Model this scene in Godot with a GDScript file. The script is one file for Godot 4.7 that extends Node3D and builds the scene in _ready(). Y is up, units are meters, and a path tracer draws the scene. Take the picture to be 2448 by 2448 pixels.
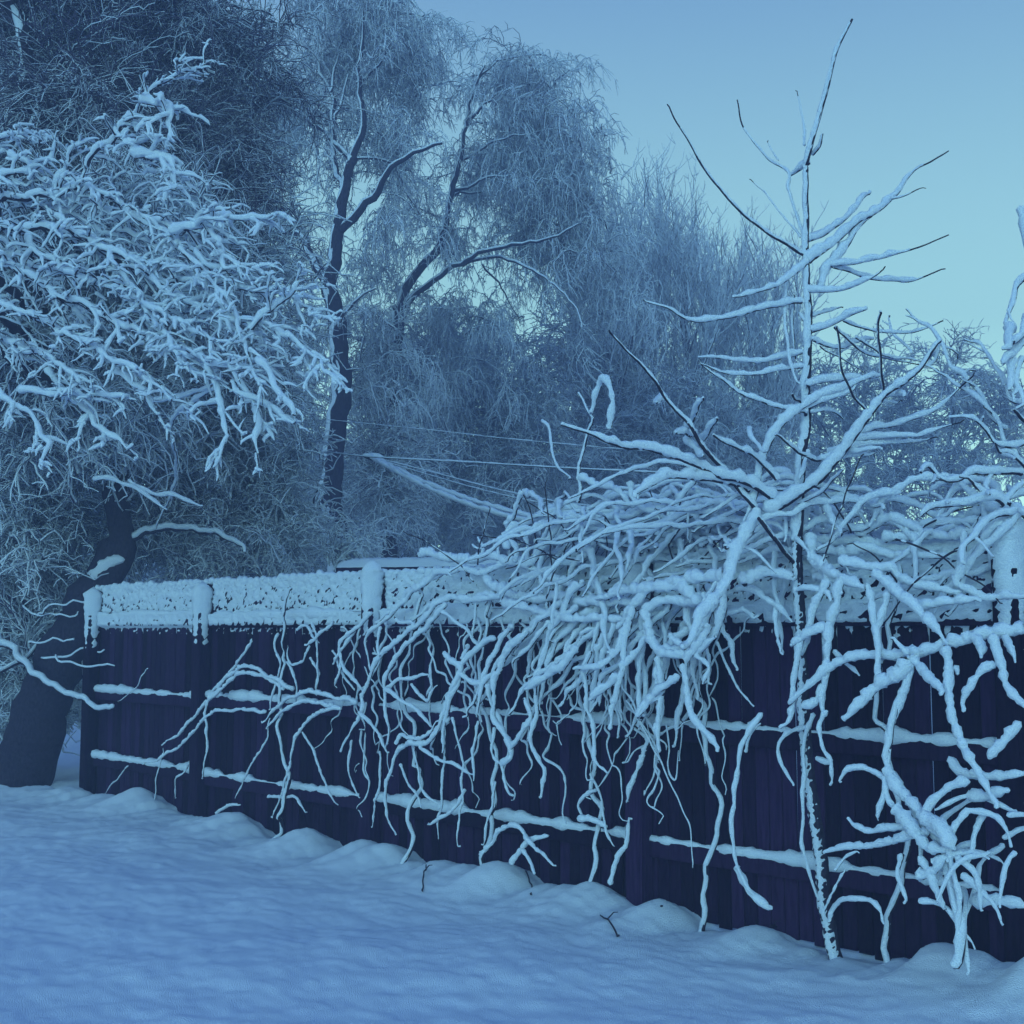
extends Node3D
# A back yard under fresh snow at dusk: a board fence, a vine thicket and a sapling in front of hazy trees.
# Pixel readings of the photograph (2448 x 2448) are turned into points of the place with spot(x, y, depth in metres).

const FOCAL := 3030.0
const EYE := Vector3(0, 1.45, 0)
const PITCH := 5.35
const UP := Vector3.UP
const WIND := Vector3(-0.42, 0.85, 0.30)          # the side that the snow came from and stuck to
const FENCE_START := Vector3(-3.77, 0, -11.5)
const FENCE_WAY := Vector3(0.7071, 0, 0.7071)
const FENCE_FRONT := Vector3(-0.7071, 0, 0.7071)

class Buf:
	var v := PackedVector3Array()
	var n := PackedVector3Array()
	var ix := PackedInt32Array()

var rng := RandomNumberGenerator.new()
var soft := FastNoiseLite.new()
var M := {}
var taken := {}
var view := Basis()

func _ready() -> void:
	rng.seed = 20240117
	soft.seed = 5
	soft.frequency = 1.0
	soft.fractal_octaves = 2
	# ---------------------------------------------------------------- camera, sky, light
	view = Basis(Vector3.RIGHT, deg_to_rad(PITCH))
	var cam := Camera3D.new()
	cam.name = "camera"
	cam.fov = rad_to_deg(2.0 * atan(1224.0 / FOCAL))
	cam.near = 0.05
	cam.far = 600.0
	cam.transform = Transform3D(view, EYE)
	cam.current = true
	add_child(cam)
	var env := Environment.new()
	env.tonemap_mode = Environment.TONE_MAPPER_LINEAR
	env.tonemap_exposure = 1.08
	env.background_mode = Environment.BG_SKY
	var sm := ProceduralSkyMaterial.new()
	sm.sky_top_color = Color(0.020, 0.070, 0.43).linear_to_srgb()
	sm.sky_horizon_color = Color(1.40, 2.65, 2.05).linear_to_srgb()
	sm.sky_curve = 0.19
	sm.ground_horizon_color = Color(0.12, 0.28, 0.46).linear_to_srgb()
	sm.ground_bottom_color = Color(0.08, 0.2, 0.36).linear_to_srgb()
	sm.energy_multiplier = 1.1
	var sky := Sky.new()
	sky.sky_material = sm
	env.sky = sky
	env.fog_enabled = true
	env.fog_density = 0.018
	env.fog_light_color = Color(0.74, 0.79, 1.0)
	env.sdfgi_enabled = true
	env.ssao_enabled = true
	env.ssil_enabled = true
	var we := WorldEnvironment.new()
	we.name = "air"
	we.environment = env
	add_child(we)
	var sun := DirectionalLight3D.new()
	sun.name = "sun"
	sun.light_energy = 0.5
	sun.light_angular_distance = 40.0
	sun.light_color = Color(0.62, 0.90, 1.0)
	sun.shadow_enabled = true
	sun.sky_mode = DirectionalLight3D.SKY_MODE_LIGHT_ONLY
	sun.look_at_from_position(Vector3(-3, 7, 9), Vector3(0, 1, -6))
	add_child(sun)
	make_materials()
	# ---------------------------------------------------------------- the place
	build_ground()
	build_fence()
	build_shed_roof()
	print("setting ", Time.get_ticks_msec())
	build_left_tree()
	print("left tree ", Time.get_ticks_msec())
	build_back_trees()
	print("back trees ", Time.get_ticks_msec())
	build_young_tree()
	build_vines()
	build_right_shrub()
	build_edge_tree()
	print("vines ", Time.get_ticks_msec())
	build_wires()
	build_ground_twigs()
	print("all ", Time.get_ticks_msec())

# ==================================================================== materials
func noise_image(size: int, freq: float, octaves: int, sd: int) -> Image:
	var f := FastNoiseLite.new()
	f.seed = sd
	f.frequency = freq
	f.fractal_octaves = octaves
	return f.get_seamless_image(size, size)

func tinted(img: Image, lo: Color, hi: Color) -> ImageTexture:
	var out := Image.create(img.get_width(), img.get_height(), true, Image.FORMAT_RGB8)
	for y in img.get_height():
		for x in img.get_width():
			out.set_pixel(x, y, lo.lerp(hi, img.get_pixel(x, y).r).linear_to_srgb())
	out.generate_mipmaps()
	return ImageTexture.create_from_image(out)

func surface(lo: Color, hi: Color, img: Image, scale: Vector3, bump: float, rough: float) -> StandardMaterial3D:
	var m := StandardMaterial3D.new()
	m.albedo_texture = tinted(img, lo, hi)
	m.uv1_triplanar = true
	m.uv1_world_triplanar = true
	m.uv1_scale = scale
	m.roughness = rough
	m.metallic_specular = 0.2
	if bump > 0.0:
		var nm: Image = img.duplicate()
		nm.convert(Image.FORMAT_RGBA8)
		nm.bump_map_to_normal_map(bump)
		m.normal_enabled = true
		m.normal_texture = ImageTexture.create_from_image(nm)
		m.normal_scale = 1.0
	return m

func make_materials() -> void:
	var grain := noise_image(512, 0.16, 2, 3)
	var coarse := noise_image(256, 0.05, 4, 8)
	M.snow = surface(Color(0.64, 0.70, 0.80), Color(0.91, 0.94, 0.99), grain, Vector3(1.4, 1.4, 1.4), 5.0, 0.85)
	M.ground = surface(Color(0.66, 0.71, 0.80), Color(0.92, 0.94, 0.99), grain, Vector3(1.7, 1.7, 1.7), 3.5, 0.85)
	M.bark = surface(Color(0.016, 0.013, 0.026), Color(0.060, 0.048, 0.075), coarse, Vector3(3, 1.2, 3), 6.0, 0.9)
	M.twig = surface(Color(0.045, 0.034, 0.065), Color(0.105, 0.085, 0.140), coarse, Vector3(4, 4, 4), 0.0, 0.9)
	for k in 4:
		var g := 0.55 + 0.33 * k
		M["wood%d" % k] = surface(Color(0.009, 0.003, 0.017) * g, Color(0.036, 0.016, 0.052) * g, coarse, Vector3(5, 0.35, 5), 5.0, 0.85)
	M.cable = surface(Color(0.02, 0.02, 0.03), Color(0.04, 0.04, 0.06), coarse, Vector3(4, 4, 4), 0.0, 0.7)

# ==================================================================== nodes
func numbered(called: String) -> String:
	var k: int = taken.get(called, 0)
	taken[called] = k + 1
	return called if k == 0 else "%s_%03d" % [called, k]

func thing(called: String, label: String, category: String, at := Vector3.ZERO, group := "") -> Node3D:
	var o := Node3D.new()
	o.name = numbered(called)
	o.position = at
	add_child(o)
	o.set_meta("label", label)
	o.set_meta("category", category)
	if group:
		o.set_meta("group", group)
	return o

func commit(b: Buf) -> ArrayMesh:
	var a := []
	a.resize(Mesh.ARRAY_MAX)
	a[Mesh.ARRAY_VERTEX] = b.v
	a[Mesh.ARRAY_NORMAL] = b.n
	a[Mesh.ARRAY_INDEX] = b.ix
	var m := ArrayMesh.new()
	m.add_surface_from_arrays(Mesh.PRIMITIVE_TRIANGLES, a)
	return m

func obj(called: String, b: Buf, mat: Material, parent: Node, at := Vector3.ZERO) -> MeshInstance3D:
	var o := MeshInstance3D.new()
	o.name = called
	o.mesh = commit(b)
	o.mesh.surface_set_material(0, mat)
	o.position = at
	parent.add_child(o, true)
	return o

# ==================================================================== points
func spot(px: float, py: float, d: float) -> Vector3:
	var r := view * Vector3((px - 1224.0) / FOCAL, -(py - 1224.0) / FOCAL, -1.0)
	return EYE + r * (d / -r.z)

func fence_s(px: float) -> float:
	var q := (px - 1224.0) / FOCAL
	return (11.5 * q + 3.77) / (0.7071 * (1.0 + q))

func fence_depth(px: float) -> float:
	return 11.5 - 0.7071 * fence_s(px)

func on_fence(s: float, y: float, out: float) -> Vector3:
	return FENCE_START + FENCE_WAY * s + FENCE_FRONT * out + UP * y

# readings taken in an enlarged crop: origin, source pixels per crop pixel, flat list x, y, x, y ...
func crop(ox: float, oy: float, k: float, flat: Array) -> PackedVector2Array:
	var out := PackedVector2Array()
	for i in range(0, flat.size(), 2):
		out.append(Vector2(ox + k * flat[i], oy + k * flat[i + 1]))
	return out

func lay(px: PackedVector2Array, d0: float, d1: float) -> PackedVector3Array:
	var out := PackedVector3Array()
	for i in px.size():
		out.append(spot(px[i].x, px[i].y, lerpf(d0, d1, float(i) / maxf(1.0, px.size() - 1.0))))
	return out

func lay_on_fence(px: PackedVector2Array, o0: float, o1: float) -> PackedVector3Array:
	var out := PackedVector3Array()
	for i in px.size():
		out.append(spot(px[i].x, px[i].y, fence_depth(px[i].x) - lerpf(o0, o1, float(i) / maxf(1.0, px.size() - 1.0))))
	return out

func curve(c: PackedVector3Array, step: float, wiggle := 0.0) -> PackedVector3Array:
	var out := PackedVector3Array()
	var m := c.size()
	var off := rng.randf() * 100.0
	var run := 0.0
	for i in m - 1:
		var p0 := c[maxi(i - 1, 0)]
		var p1 := c[i]
		var p2 := c[i + 1]
		var p3 := c[mini(i + 2, m - 1)]
		var len := p1.distance_to(p2)
		var k := maxi(1, int(round(len / step)))
		for j in k:
			var t := float(j) / k
			var t2 := t * t
			var t3 := t2 * t
			var p := 0.5 * ((2.0 * p1) + (p2 - p0) * t + (2.0 * p0 - 5.0 * p1 + 4.0 * p2 - p3) * t2 + (3.0 * p1 - p0 - 3.0 * p2 + p3) * t3)
			if wiggle > 0.0:
				var f := off + (run + len * t) * 3.2
				p += Vector3(soft.get_noise_2d(f, 0.0), soft.get_noise_2d(f, 31.0), soft.get_noise_2d(f, 63.0)) * wiggle
			out.append(p)
		run += len
	out.append(c[m - 1])
	return out

func fade(m: int, r0: float, r1: float, power := 1.0) -> PackedFloat32Array:
	var r := PackedFloat32Array()
	for i in m:
		r.append(lerpf(r0, r1, pow(float(i) / maxf(1.0, m - 1.0), power)))
	return r

# ==================================================================== shapes
func tube(b: Buf, p: PackedVector3Array, r: PackedFloat32Array, sides: int, lump := 0.0, round_ends := false) -> void:
	var m := p.size()
	if m < 2:
		return
	var base := b.v.size()
	var t := (p[1] - p[0]).normalized()
	var u := t.cross(Vector3(0.31, 0.2, 0.93)).normalized()
	var cs := PackedFloat32Array()
	var sn := PackedFloat32Array()
	for k in sides:
		cs.append(cos(TAU * k / sides))
		sn.append(sin(TAU * k / sides))
	for i in m:
		t = (p[mini(i + 1, m - 1)] - p[maxi(i - 1, 0)]).normalized()
		u = (u - t * u.dot(t)).normalized()
		var w := t.cross(u)
		var c := p[i]
		var rr := r[i]
		for k in sides:
			var d := u * cs[k] + w * sn[k]
			if lump > 0.0:
				b.v.append(c + d * (rr * (1.0 + lump * (rng.randf() - 0.5))))
			else:
				b.v.append(c + d * rr)
			b.n.append(d)
	if lump > 0.0:
		for i in m:
			var hi := base + mini(i + 1, m - 1) * sides
			var lo := base + maxi(i - 1, 0) * sides
			var row := base + i * sides
			for k in sides:
				var nn := (b.v[row + (k + 1) % sides] - b.v[row + (k + sides - 1) % sides]).cross(b.v[hi + k] - b.v[lo + k])
				if nn.length_squared() > 1e-14:
					b.n[row + k] = (nn.normalized() * 0.75 + b.n[row + k] * 0.25).normalized()
	for i in m - 1:
		for k in sides:
			var a := base + i * sides + k
			var e := base + i * sides + (k + 1) % sides
			b.ix.append_array([a, a + sides, e + sides, a, e + sides, e])
	if round_ends:
		var t0 := (p[0] - p[1]).normalized()
		var t1 := (p[m - 1] - p[m - 2]).normalized()
		var q := b.v.size()
		b.v.append(p[0] + t0 * r[0] * 0.75)
		b.n.append(t0)
		b.v.append(p[m - 1] + t1 * r[m - 1] * 0.75)
		b.n.append(t1)
		for k in sides:
			b.ix.append_array([q, base + k, base + (k + 1) % sides])
			var z := base + (m - 1) * sides
			b.ix.append_array([q + 1, z + (k + 1) % sides, z + k])

# a roll of snow lying on a branch: thick where the branch is level, thin on the weather side where it stands up
func snow_roll(b: Buf, p: PackedVector3Array, br: PackedFloat32Array, s0: float, s1: float, sit: float, sides := 7, lump := 0.34, stop := 1.0, patchy := 0.0, least := 1.0) -> void:
	var m := maxi(2, int(p.size() * stop))
	if p.size() < 2:
		return
	m = mini(m, p.size())
	var q := PackedVector3Array()
	var rr := PackedFloat32Array()
	var off := rng.randf() * 50.0
	for i in m:
		var t := (p[mini(i + 1, p.size() - 1)] - p[maxi(i - 1, 0)]).normalized()
		var w := WIND - t * WIND.dot(t)
		var level := clampf(w.length(), 0.0, 1.0)
		w = w.normalized()
		var x := float(i) / maxf(1.0, m - 1.0)
		var r := lerpf(s0, s1, x) * (0.40 + 0.60 * level) * (1.0 + 0.5 * soft.get_noise_2d(off + i * 0.21, 9.0))
		r *= clampf((1.0 - x) * (5.0 if stop < 1.0 else 6.0), 0.35 if stop < 1.0 else 0.55, 1.0)
		r = maxf(r, br[i] * least)
		if patchy > 0.0:
			r *= clampf(1.0 + 1.6 * soft.get_noise_2d(off + i * 0.45, 77.0) - patchy, 0.3, 1.0)
		q.append(p[i] + w * lerpf(r * 0.25, r - br[i] * 0.45, sit))
		rr.append(r)
	tube(b, q, rr, sides, lump, true)

func box(b: Buf, c: Vector3, ax: Vector3, ay: Vector3, az: Vector3, ch := 0.0) -> void:
	# a box with half-axes ax, ay, az; ch chamfers the four edges along ay
	var outline := []
	if ch <= 0.0:
		outline = [Vector2(-1, -1), Vector2(1, -1), Vector2(1, 1), Vector2(-1, 1)]
	else:
		var cx := ch / ax.length()
		var cz := ch / az.length()
		outline = [Vector2(-1 + cx, -1), Vector2(1 - cx, -1), Vector2(1, -1 + cz), Vector2(1, 1 - cz), Vector2(1 - cx, 1), Vector2(-1 + cx, 1), Vector2(-1, 1 - cz), Vector2(-1, -1 + cz)]
	var m := outline.size()
	var flip := ax.cross(ay).dot(az) < 0.0
	for k in m:
		var p: Vector2 = outline[k]
		var q: Vector2 = outline[(k + 1) % m]
		var a := c + ax * p.x + az * p.y
		var e := c + ax * q.x + az * q.y
		quad(b, a - ay, e - ay, e + ay, a + ay, c)
	for side in [-1.0, 1.0]:
		var nn: Vector3 = ay.normalized() * side
		var base := b.v.size()
		for k in m:
			var p: Vector2 = outline[k]
			b.v.append(c + ax * p.x + az * p.y + ay * side)
			b.n.append(nn)
		for k in m - 2:
			var up: bool = (side > 0.0) != flip
			b.ix.append_array([base, base + k + 1, base + k + 2] if up else [base, base + k + 2, base + k + 1])

func quad(b: Buf, p0: Vector3, p1: Vector3, p2: Vector3, p3: Vector3, inside: Vector3) -> void:
	var nn := (p1 - p0).cross(p2 - p0).normalized()
	var base := b.v.size()
	var out := nn.dot((p0 + p2) * 0.5 - inside) > 0.0
	if not out:
		nn = -nn
	for p in [p0, p1, p2, p3]:
		b.v.append(p)
		b.n.append(nn)
	b.ix.append_array([base, base + 2, base + 1, base, base + 3, base + 2] if out else [base, base + 1, base + 2, base, base + 2, base + 3])

# a sheet of snow over a patch: grid of points given by a function of (i, j); normals from neighbours
func sheet(b: Buf, ni: int, nj: int, f: Callable, facing: Vector3) -> void:
	var base := b.v.size()
	for i in ni:
		for j in nj:
			b.v.append(f.call(i, j))
	for i in ni:
		for j in nj:
			var a := b.v[base + mini(i + 1, ni - 1) * nj + j] - b.v[base + maxi(i - 1, 0) * nj + j]
			var c := b.v[base + i * nj + mini(j + 1, nj - 1)] - b.v[base + i * nj + maxi(j - 1, 0)]
			var nn := a.cross(c).normalized()
			b.n.append(nn if nn.dot(facing) >= 0.0 else -nn)
	var q0 := b.v[base]
	var flip := (b.v[base + nj] - q0).cross(b.v[base + 1] - q0).dot(facing) < 0.0
	for i in ni - 1:
		for j in nj - 1:
			var a := base + i * nj + j
			if flip:
				b.ix.append_array([a, a + nj, a + nj + 1, a, a + nj + 1, a + 1])
			else:
				b.ix.append_array([a, a + nj + 1, a + nj, a, a + 1, a + nj + 1])

# ==================================================================== ground
func ground_y(x: float, z: float) -> float:
	var p := Vector3(x, 0, z) - FENCE_START
	var s := p.dot(FENCE_WAY)
	var d := p.dot(FENCE_FRONT)
	var y := soft.get_noise_2d(x * 0.35, z * 0.35) * 0.05 + soft.get_noise_2d(x * 1.3 + 40.0, z * 1.3) * 0.022 + soft.get_noise_2d(x * 5.0, z * 5.0 + 70.0) * 0.008 + soft.get_noise_2d(x * 11.0, z * 11.0 + 20.0) * 0.006
	if s > -1.0 and s < 12.0 and d > -0.4 and d < 1.6:
		var bank := exp(-pow((d - 0.22) / 0.34, 2.0))
		y += bank * (0.05 + 0.15 * soft.get_noise_2d(s * 1.35, 3.0) + 0.05 * soft.get_noise_2d(s * 4.2, 8.0))
		y -= 0.05 * exp(-pow((d - 0.02) / 0.12, 2.0))
	return y

func steps(from: float, a: float, b: float, to: float, fine: float) -> PackedFloat32Array:
	var out := PackedFloat32Array()
	var left := []
	var x := a
	var st := fine
	while x > from:
		st *= 1.22
		x -= st
		left.append(x)
	left.reverse()
	for e in left:
		out.append(e)
	x = a
	while x < b:
		out.append(x)
		x += fine
	st = fine
	while x < to:
		out.append(x)
		st *= 1.22
		x += st
	out.append(to)
	return out

func build_ground() -> void:
	var xs := steps(-40.0, -5.0, 4.6, 40.0, 0.03)
	var zs := steps(-48.0, -12.6, -3.2, 14.0, 0.03)
	var b := Buf.new()
	sheet(b, xs.size(), zs.size(), func(i, j): return Vector3(xs[i], ground_y(xs[i], zs[j]), zs[j]), UP)
	var o := obj("ground", b, M.ground, self)
	o.set_meta("kind", "structure")
	o.set_meta("label", "deep smooth snow covering the yard, banked against the fence")

# ==================================================================== fence
func build_fence() -> void:
	var f := thing("board_fence", "dark board fence with posts and three snow-topped rails", "fence", FENCE_START)
	var turn := Basis(FENCE_WAY, UP, FENCE_FRONT)
	f.basis = turn
	var last := 11.0
	# boards: local x along the fence, z towards the camera
	var variants := []
	for k in 6:
		var b := Buf.new()
		box(b, Vector3(0, 0.885, 0), Vector3(0.0375, 0, 0), Vector3(0, 0.94, 0), Vector3(0, 0, 0.010), 0.004)
		var m := commit(b)
		m.surface_set_material(0, M["wood%d" % (k % 4)])
		variants.append(m)
	var cap_meshes := []
	for k in 5:
		var b := Buf.new()
		var line := PackedVector3Array([Vector3(-0.034, 0, 0), Vector3(-0.017, 0.004, 0.002), Vector3(0, 0.006, 0), Vector3(0.017, 0.004, 0.003), Vector3(0.034, 0, 0)])
		tube(b, line, PackedFloat32Array([0.020, 0.027, 0.030, 0.027, 0.020]), 7, 0.3, true)
		var m := commit(b)
		m.surface_set_material(0, M.snow)
		cap_meshes.append(m)
	var x := 0.04
	var k := 0
	while x < last:
		var o := MeshInstance3D.new()
		o.name = "board"
		o.mesh = variants[rng.randi() % 6]
		o.position = Vector3(x, rng.randf_range(-0.012, 0.012), rng.randf_range(-0.003, 0.003))
		o.rotation = Vector3(0, rng.randf_range(-0.03, 0.03), rng.randf_range(-0.004, 0.004))
		f.add_child(o, true)
		var c := MeshInstance3D.new()
		c.name = "snow"
		c.mesh = cap_meshes[rng.randi() % 5]
		c.position = Vector3(0, 1.832, rng.randf_range(-0.004, 0.004))
		c.scale = Vector3(1.0, rng.randf_range(0.8, 1.3), 1.0)
		o.add_child(c)
		x += 0.0795
		k += 1
	# rails between posts
	var posts := [0.10, 1.93, 4.07, 6.37, 8.44, 10.6]
	for i in posts.size() - 1:
		var a: float = posts[i] + 0.06
		var e: float = posts[i + 1] - 0.06
		for h in [1.53, 0.90, 0.30]:
			var y: float = h + rng.randf_range(-0.015, 0.015)
			var b := Buf.new()
			box(b, Vector3((a + e) / 2, y, 0.036), Vector3(0, 0.045, 0), Vector3((e - a) / 2, 0, 0), Vector3(0, 0, 0.022), 0.004)
			var r := obj("rail", b, M["wood%d" % rng.randi_range(0, 3)], f)
			var sb := Buf.new()
			var pts := PackedVector3Array()
			var rad := PackedFloat32Array()
			var n := int((e - a) / 0.025)
			var off := rng.randf() * 90.0
			for q in n + 1:
				var xx := lerpf(a, e, float(q) / n)
				var th := maxf(0.008, 0.030 + 0.030 * soft.get_noise_2d(off + xx * 1.9, 0.0) + 0.012 * soft.get_noise_2d(off + xx * 9.0, 5.0))
				pts.append(Vector3(xx, y + 0.040 + th * 0.35, 0.040))
				rad.append(th)
			tube(sb, pts, rad, 9, 0.2, true)
			obj("snow", sb, M.snow, r)
	for i in posts.size():
		var top := 1.77 if i != 2 else 1.83
		if i == 4:
			top = 1.86
		var b := Buf.new()
		var c := Vector3(posts[i], top / 2 - 0.1, 0.075)
		box(b, c, Vector3(0.056, 0, 0), Vector3(0, top / 2 + 0.1, 0), Vector3(0, 0, 0.056), 0.012)
		var p := obj("post", b, M["wood%d" % (i % 4)], f)
		var sb := Buf.new()
		var cap := PackedVector3Array()
		var cr := PackedFloat32Array()
		var hh: float = [0.05, 0.06, 0.09, 0.08, 0.10, 0.08][i]
		for q in 7:
			var t := q / 6.0
			cap.append(Vector3(posts[i], top - 0.01 + hh * t, 0.075))
			cr.append((0.074 if i != 4 else 0.098) * sqrt(1.0 - 0.85 * t * t))
		tube(sb, cap, cr, 14, 0.14, true)
		# snow driven round the upper part of the post
		var coat := PackedVector3Array()
		var ct := PackedFloat32Array()
		for q in 26:
			var drop := q / 25.0
			coat.append(Vector3(posts[i] + 0.003, top + 0.01 - drop * 0.5, 0.077))
			ct.append(0.084 - 0.034 * drop + 0.010 * soft.get_noise_2d(q * 0.4, i * 9.0))
		tube(sb, coat, ct, 16, 0.16, true)
		obj("snow", sb, M.snow, p)
	# snow driven into the boards above the top rail, bay by bay, and a thinner crust below it
	for i in posts.size() - 1:
		var a: float = posts[i] + 0.057
		var e: float = posts[i + 1] - 0.057
		var sb := Buf.new()
		var ni := int((e - a) / 0.016)
		var off := i * 37.0
		sheet(sb, ni + 1, 18, func(ii, jj):
			var xx: float = lerpf(a, e, float(ii) / ni)
			var yy: float = 1.585 + jj * 0.0150
			var dep: float = -0.001 + 0.020 * soft.get_noise_2d(off + xx * 11.0, yy * 16.0) + 0.022 * soft.get_noise_2d(off + xx * 38.0, yy * 50.0 + 7.0) + 0.008 * rng.randf() + 0.0007 * jj
			if jj == 0:
				dep += 0.02
			if ii == 0 or ii == ni:
				dep = -0.02
			return Vector3(xx, yy, 0.010 + dep), Vector3(0, 0, 1))
		var below := int((e - a) / 0.02)
		sheet(sb, below + 1, 9, func(ii, jj):
			var xx: float = lerpf(a, e, float(ii) / below)
			var yy: float = 1.405 + jj * 0.022
			var dep: float = -0.014 + 0.0035 * jj + 0.022 * soft.get_noise_2d(off + xx * 15.0, yy * 20.0)
			if ii == 0 or ii == below or jj == 0:
				dep = -0.02
			var face: float = 0.010 if jj < 4 else 0.060
			return Vector3(xx, yy, face + dep), Vector3(0, 0, 1))
		obj("snow_crust", sb, M.snow, f)

func build_shed_roof() -> void:
	# the low snow-covered roof that shows just over the fence
	var a := spot(860, 1330, 12.6)
	var e := spot(1320, 1350, 12.2)
	var c := (a + e) / 2
	var t := thing("low_roof", "low flat roof under thick snow just behind the board fence", "roof", Vector3(c.x, 0, c.z))
	var way := Vector3(e.x - a.x, 0, e.z - a.z).normalized()
	t.basis = Basis(way, UP, way.cross(UP))
	var half := Vector2(e.x - a.x, e.z - a.z).length() / 2
	var top := c.y - 0.14
	var b := Buf.new()
	box(b, Vector3(0, top / 2 - 0.02, 0), Vector3(half - 0.1, 0, 0), Vector3(0, top / 2 + 0.02, 0), Vector3(0, 0, 0.55), 0.01)
	obj("wall", b, M.wood1, t)
	var rb := Buf.new()
	box(rb, Vector3(0, top + 0.025, 0), Vector3(half, 0, 0), Vector3(0, 0.02, 0), Vector3(0, 0, 0.7), 0.01)
	var roof := obj("roof", rb, M.wood2, t)
	var sb := Buf.new()
	sheet(sb, 60, 30, func(i, j):
		var u: float = i / 59.0 * 2.0 - 1.0
		var w: float = j / 29.0 * 2.0 - 1.0
		var edge: float = (1.0 - pow(absf(u), 14.0)) * (1.0 - pow(absf(w), 10.0))
		return Vector3(u * half * 1.01, top + 0.042 + 0.10 * sqrt(maxf(edge, 0.0)) + 0.016 * soft.get_noise_2d(u * 9.0, w * 4.0) * edge + 0.004 * rng.randf(), w * 0.72), UP)
	obj("snow", sb, M.snow, roof)

# ==================================================================== branches
# one branch with its snow: "called" mesh under parent with a child "snow"
func branch(parent: Node, called: String, ctrl: PackedVector3Array, r0: float, r1: float, s0: float, s1: float, sit := 1.0, stop := 1.0, step := 0.022, wiggle := 0.02, patchy := 0.0, least := 1.0) -> PackedVector3Array:
	var p := curve(ctrl, step, wiggle)
	var r := fade(p.size(), r0, r1)
	var b := Buf.new()
	tube(b, p, r, 6, 0.12, true)
	var o := obj(called, b, M.bark, parent)
	if s0 > 0.0:
		var sb := Buf.new()
		snow_roll(sb, p, r, s0 * coat_share, s1 * coat_share, sit, 10, 0.34, stop, patchy, least)
		obj("snow", sb, M.snow, o)
	return p

# a branch that carries side twigs: bark of the whole spray in one mesh, its snow in the child
func spray_branch(parent: Node, called: String, ctrl: PackedVector3Array, r0: float, r1: float, s0: float, s1: float, every: float, tl: float, droop: float, sub := true) -> void:
	var p := curve(ctrl, 0.028, 0.04)
	var r := fade(p.size(), r0, r1)
	var b := Buf.new()
	var sb := Buf.new()
	tube(b, p, r, 6, 0.1, true)
	snow_roll(sb, p, r, s0 * 0.8, s1 * 0.75, 0.8, 8, 0.42)
	var acc := 0.0
	var side := 1.0
	for i in range(2, p.size()):
		acc += p[i].distance_to(p[i - 1])
		if acc < every:
			continue
		acc = -every * rng.randf_range(-0.4, 0.4)
		var t := (p[i] - p[i - 1]).normalized()
		var x := float(i) / p.size()
		side = -side
		var out := (t.cross(UP).normalized() * side * rng.randf_range(0.3, 1.0) + t * rng.randf_range(0.3, 0.9) + UP * rng.randf_range(-0.6, 0.5)).normalized()
		var len := tl * rng.randf_range(0.45, 1.25) * (1.0 - 0.45 * x)
		side_twig(b, sb, p[i], out, len, maxf(r[i] * 0.6, 0.004), lerpf(s0, s1, x) * rng.randf_range(0.5, 0.8), droop, sub)
	var o := obj(called, b, M.bark, parent)
	obj("snow", sb, M.snow, o)

func side_twig(b: Buf, sb: Buf, at: Vector3, way: Vector3, len: float, r: float, s: float, droop: float, sub: bool) -> void:
	var bend := Vector3(rng.randf_range(-1, 1), rng.randf_range(-0.6, 0.6), rng.randf_range(-1, 1)) * 0.22
	var c := PackedVector3Array([at, at + way * len * 0.35 + bend * len * 0.3, at + way * len * 0.7 + bend * len * 0.5 - UP * droop * len * 0.22, at + way * len - UP * droop * len * 0.6])
	var p := curve(c, 0.03, 0.02)
	var rr := fade(p.size(), r, 0.0025)
	tube(b, p, rr, 4, 0.0)
	snow_roll(sb, p, rr, s * 0.8, s * 0.5, 0.85, 7, 0.45)
	if sub and len > 0.09:
		for k in rng.randi_range(2, 5):
			var i := rng.randi_range(1, p.size() - 1)
			var t := (p[i] - p[i - 1]).normalized()
			var out := (t * 0.6 + Vector3(rng.randf_range(-1, 1), rng.randf_range(-0.5, 0.8), rng.randf_range(-1, 1))).normalized()
			side_twig(b, sb, p[i], out, len * rng.randf_range(0.25, 0.6), r * 0.6, s * 0.85, droop, false)

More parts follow.
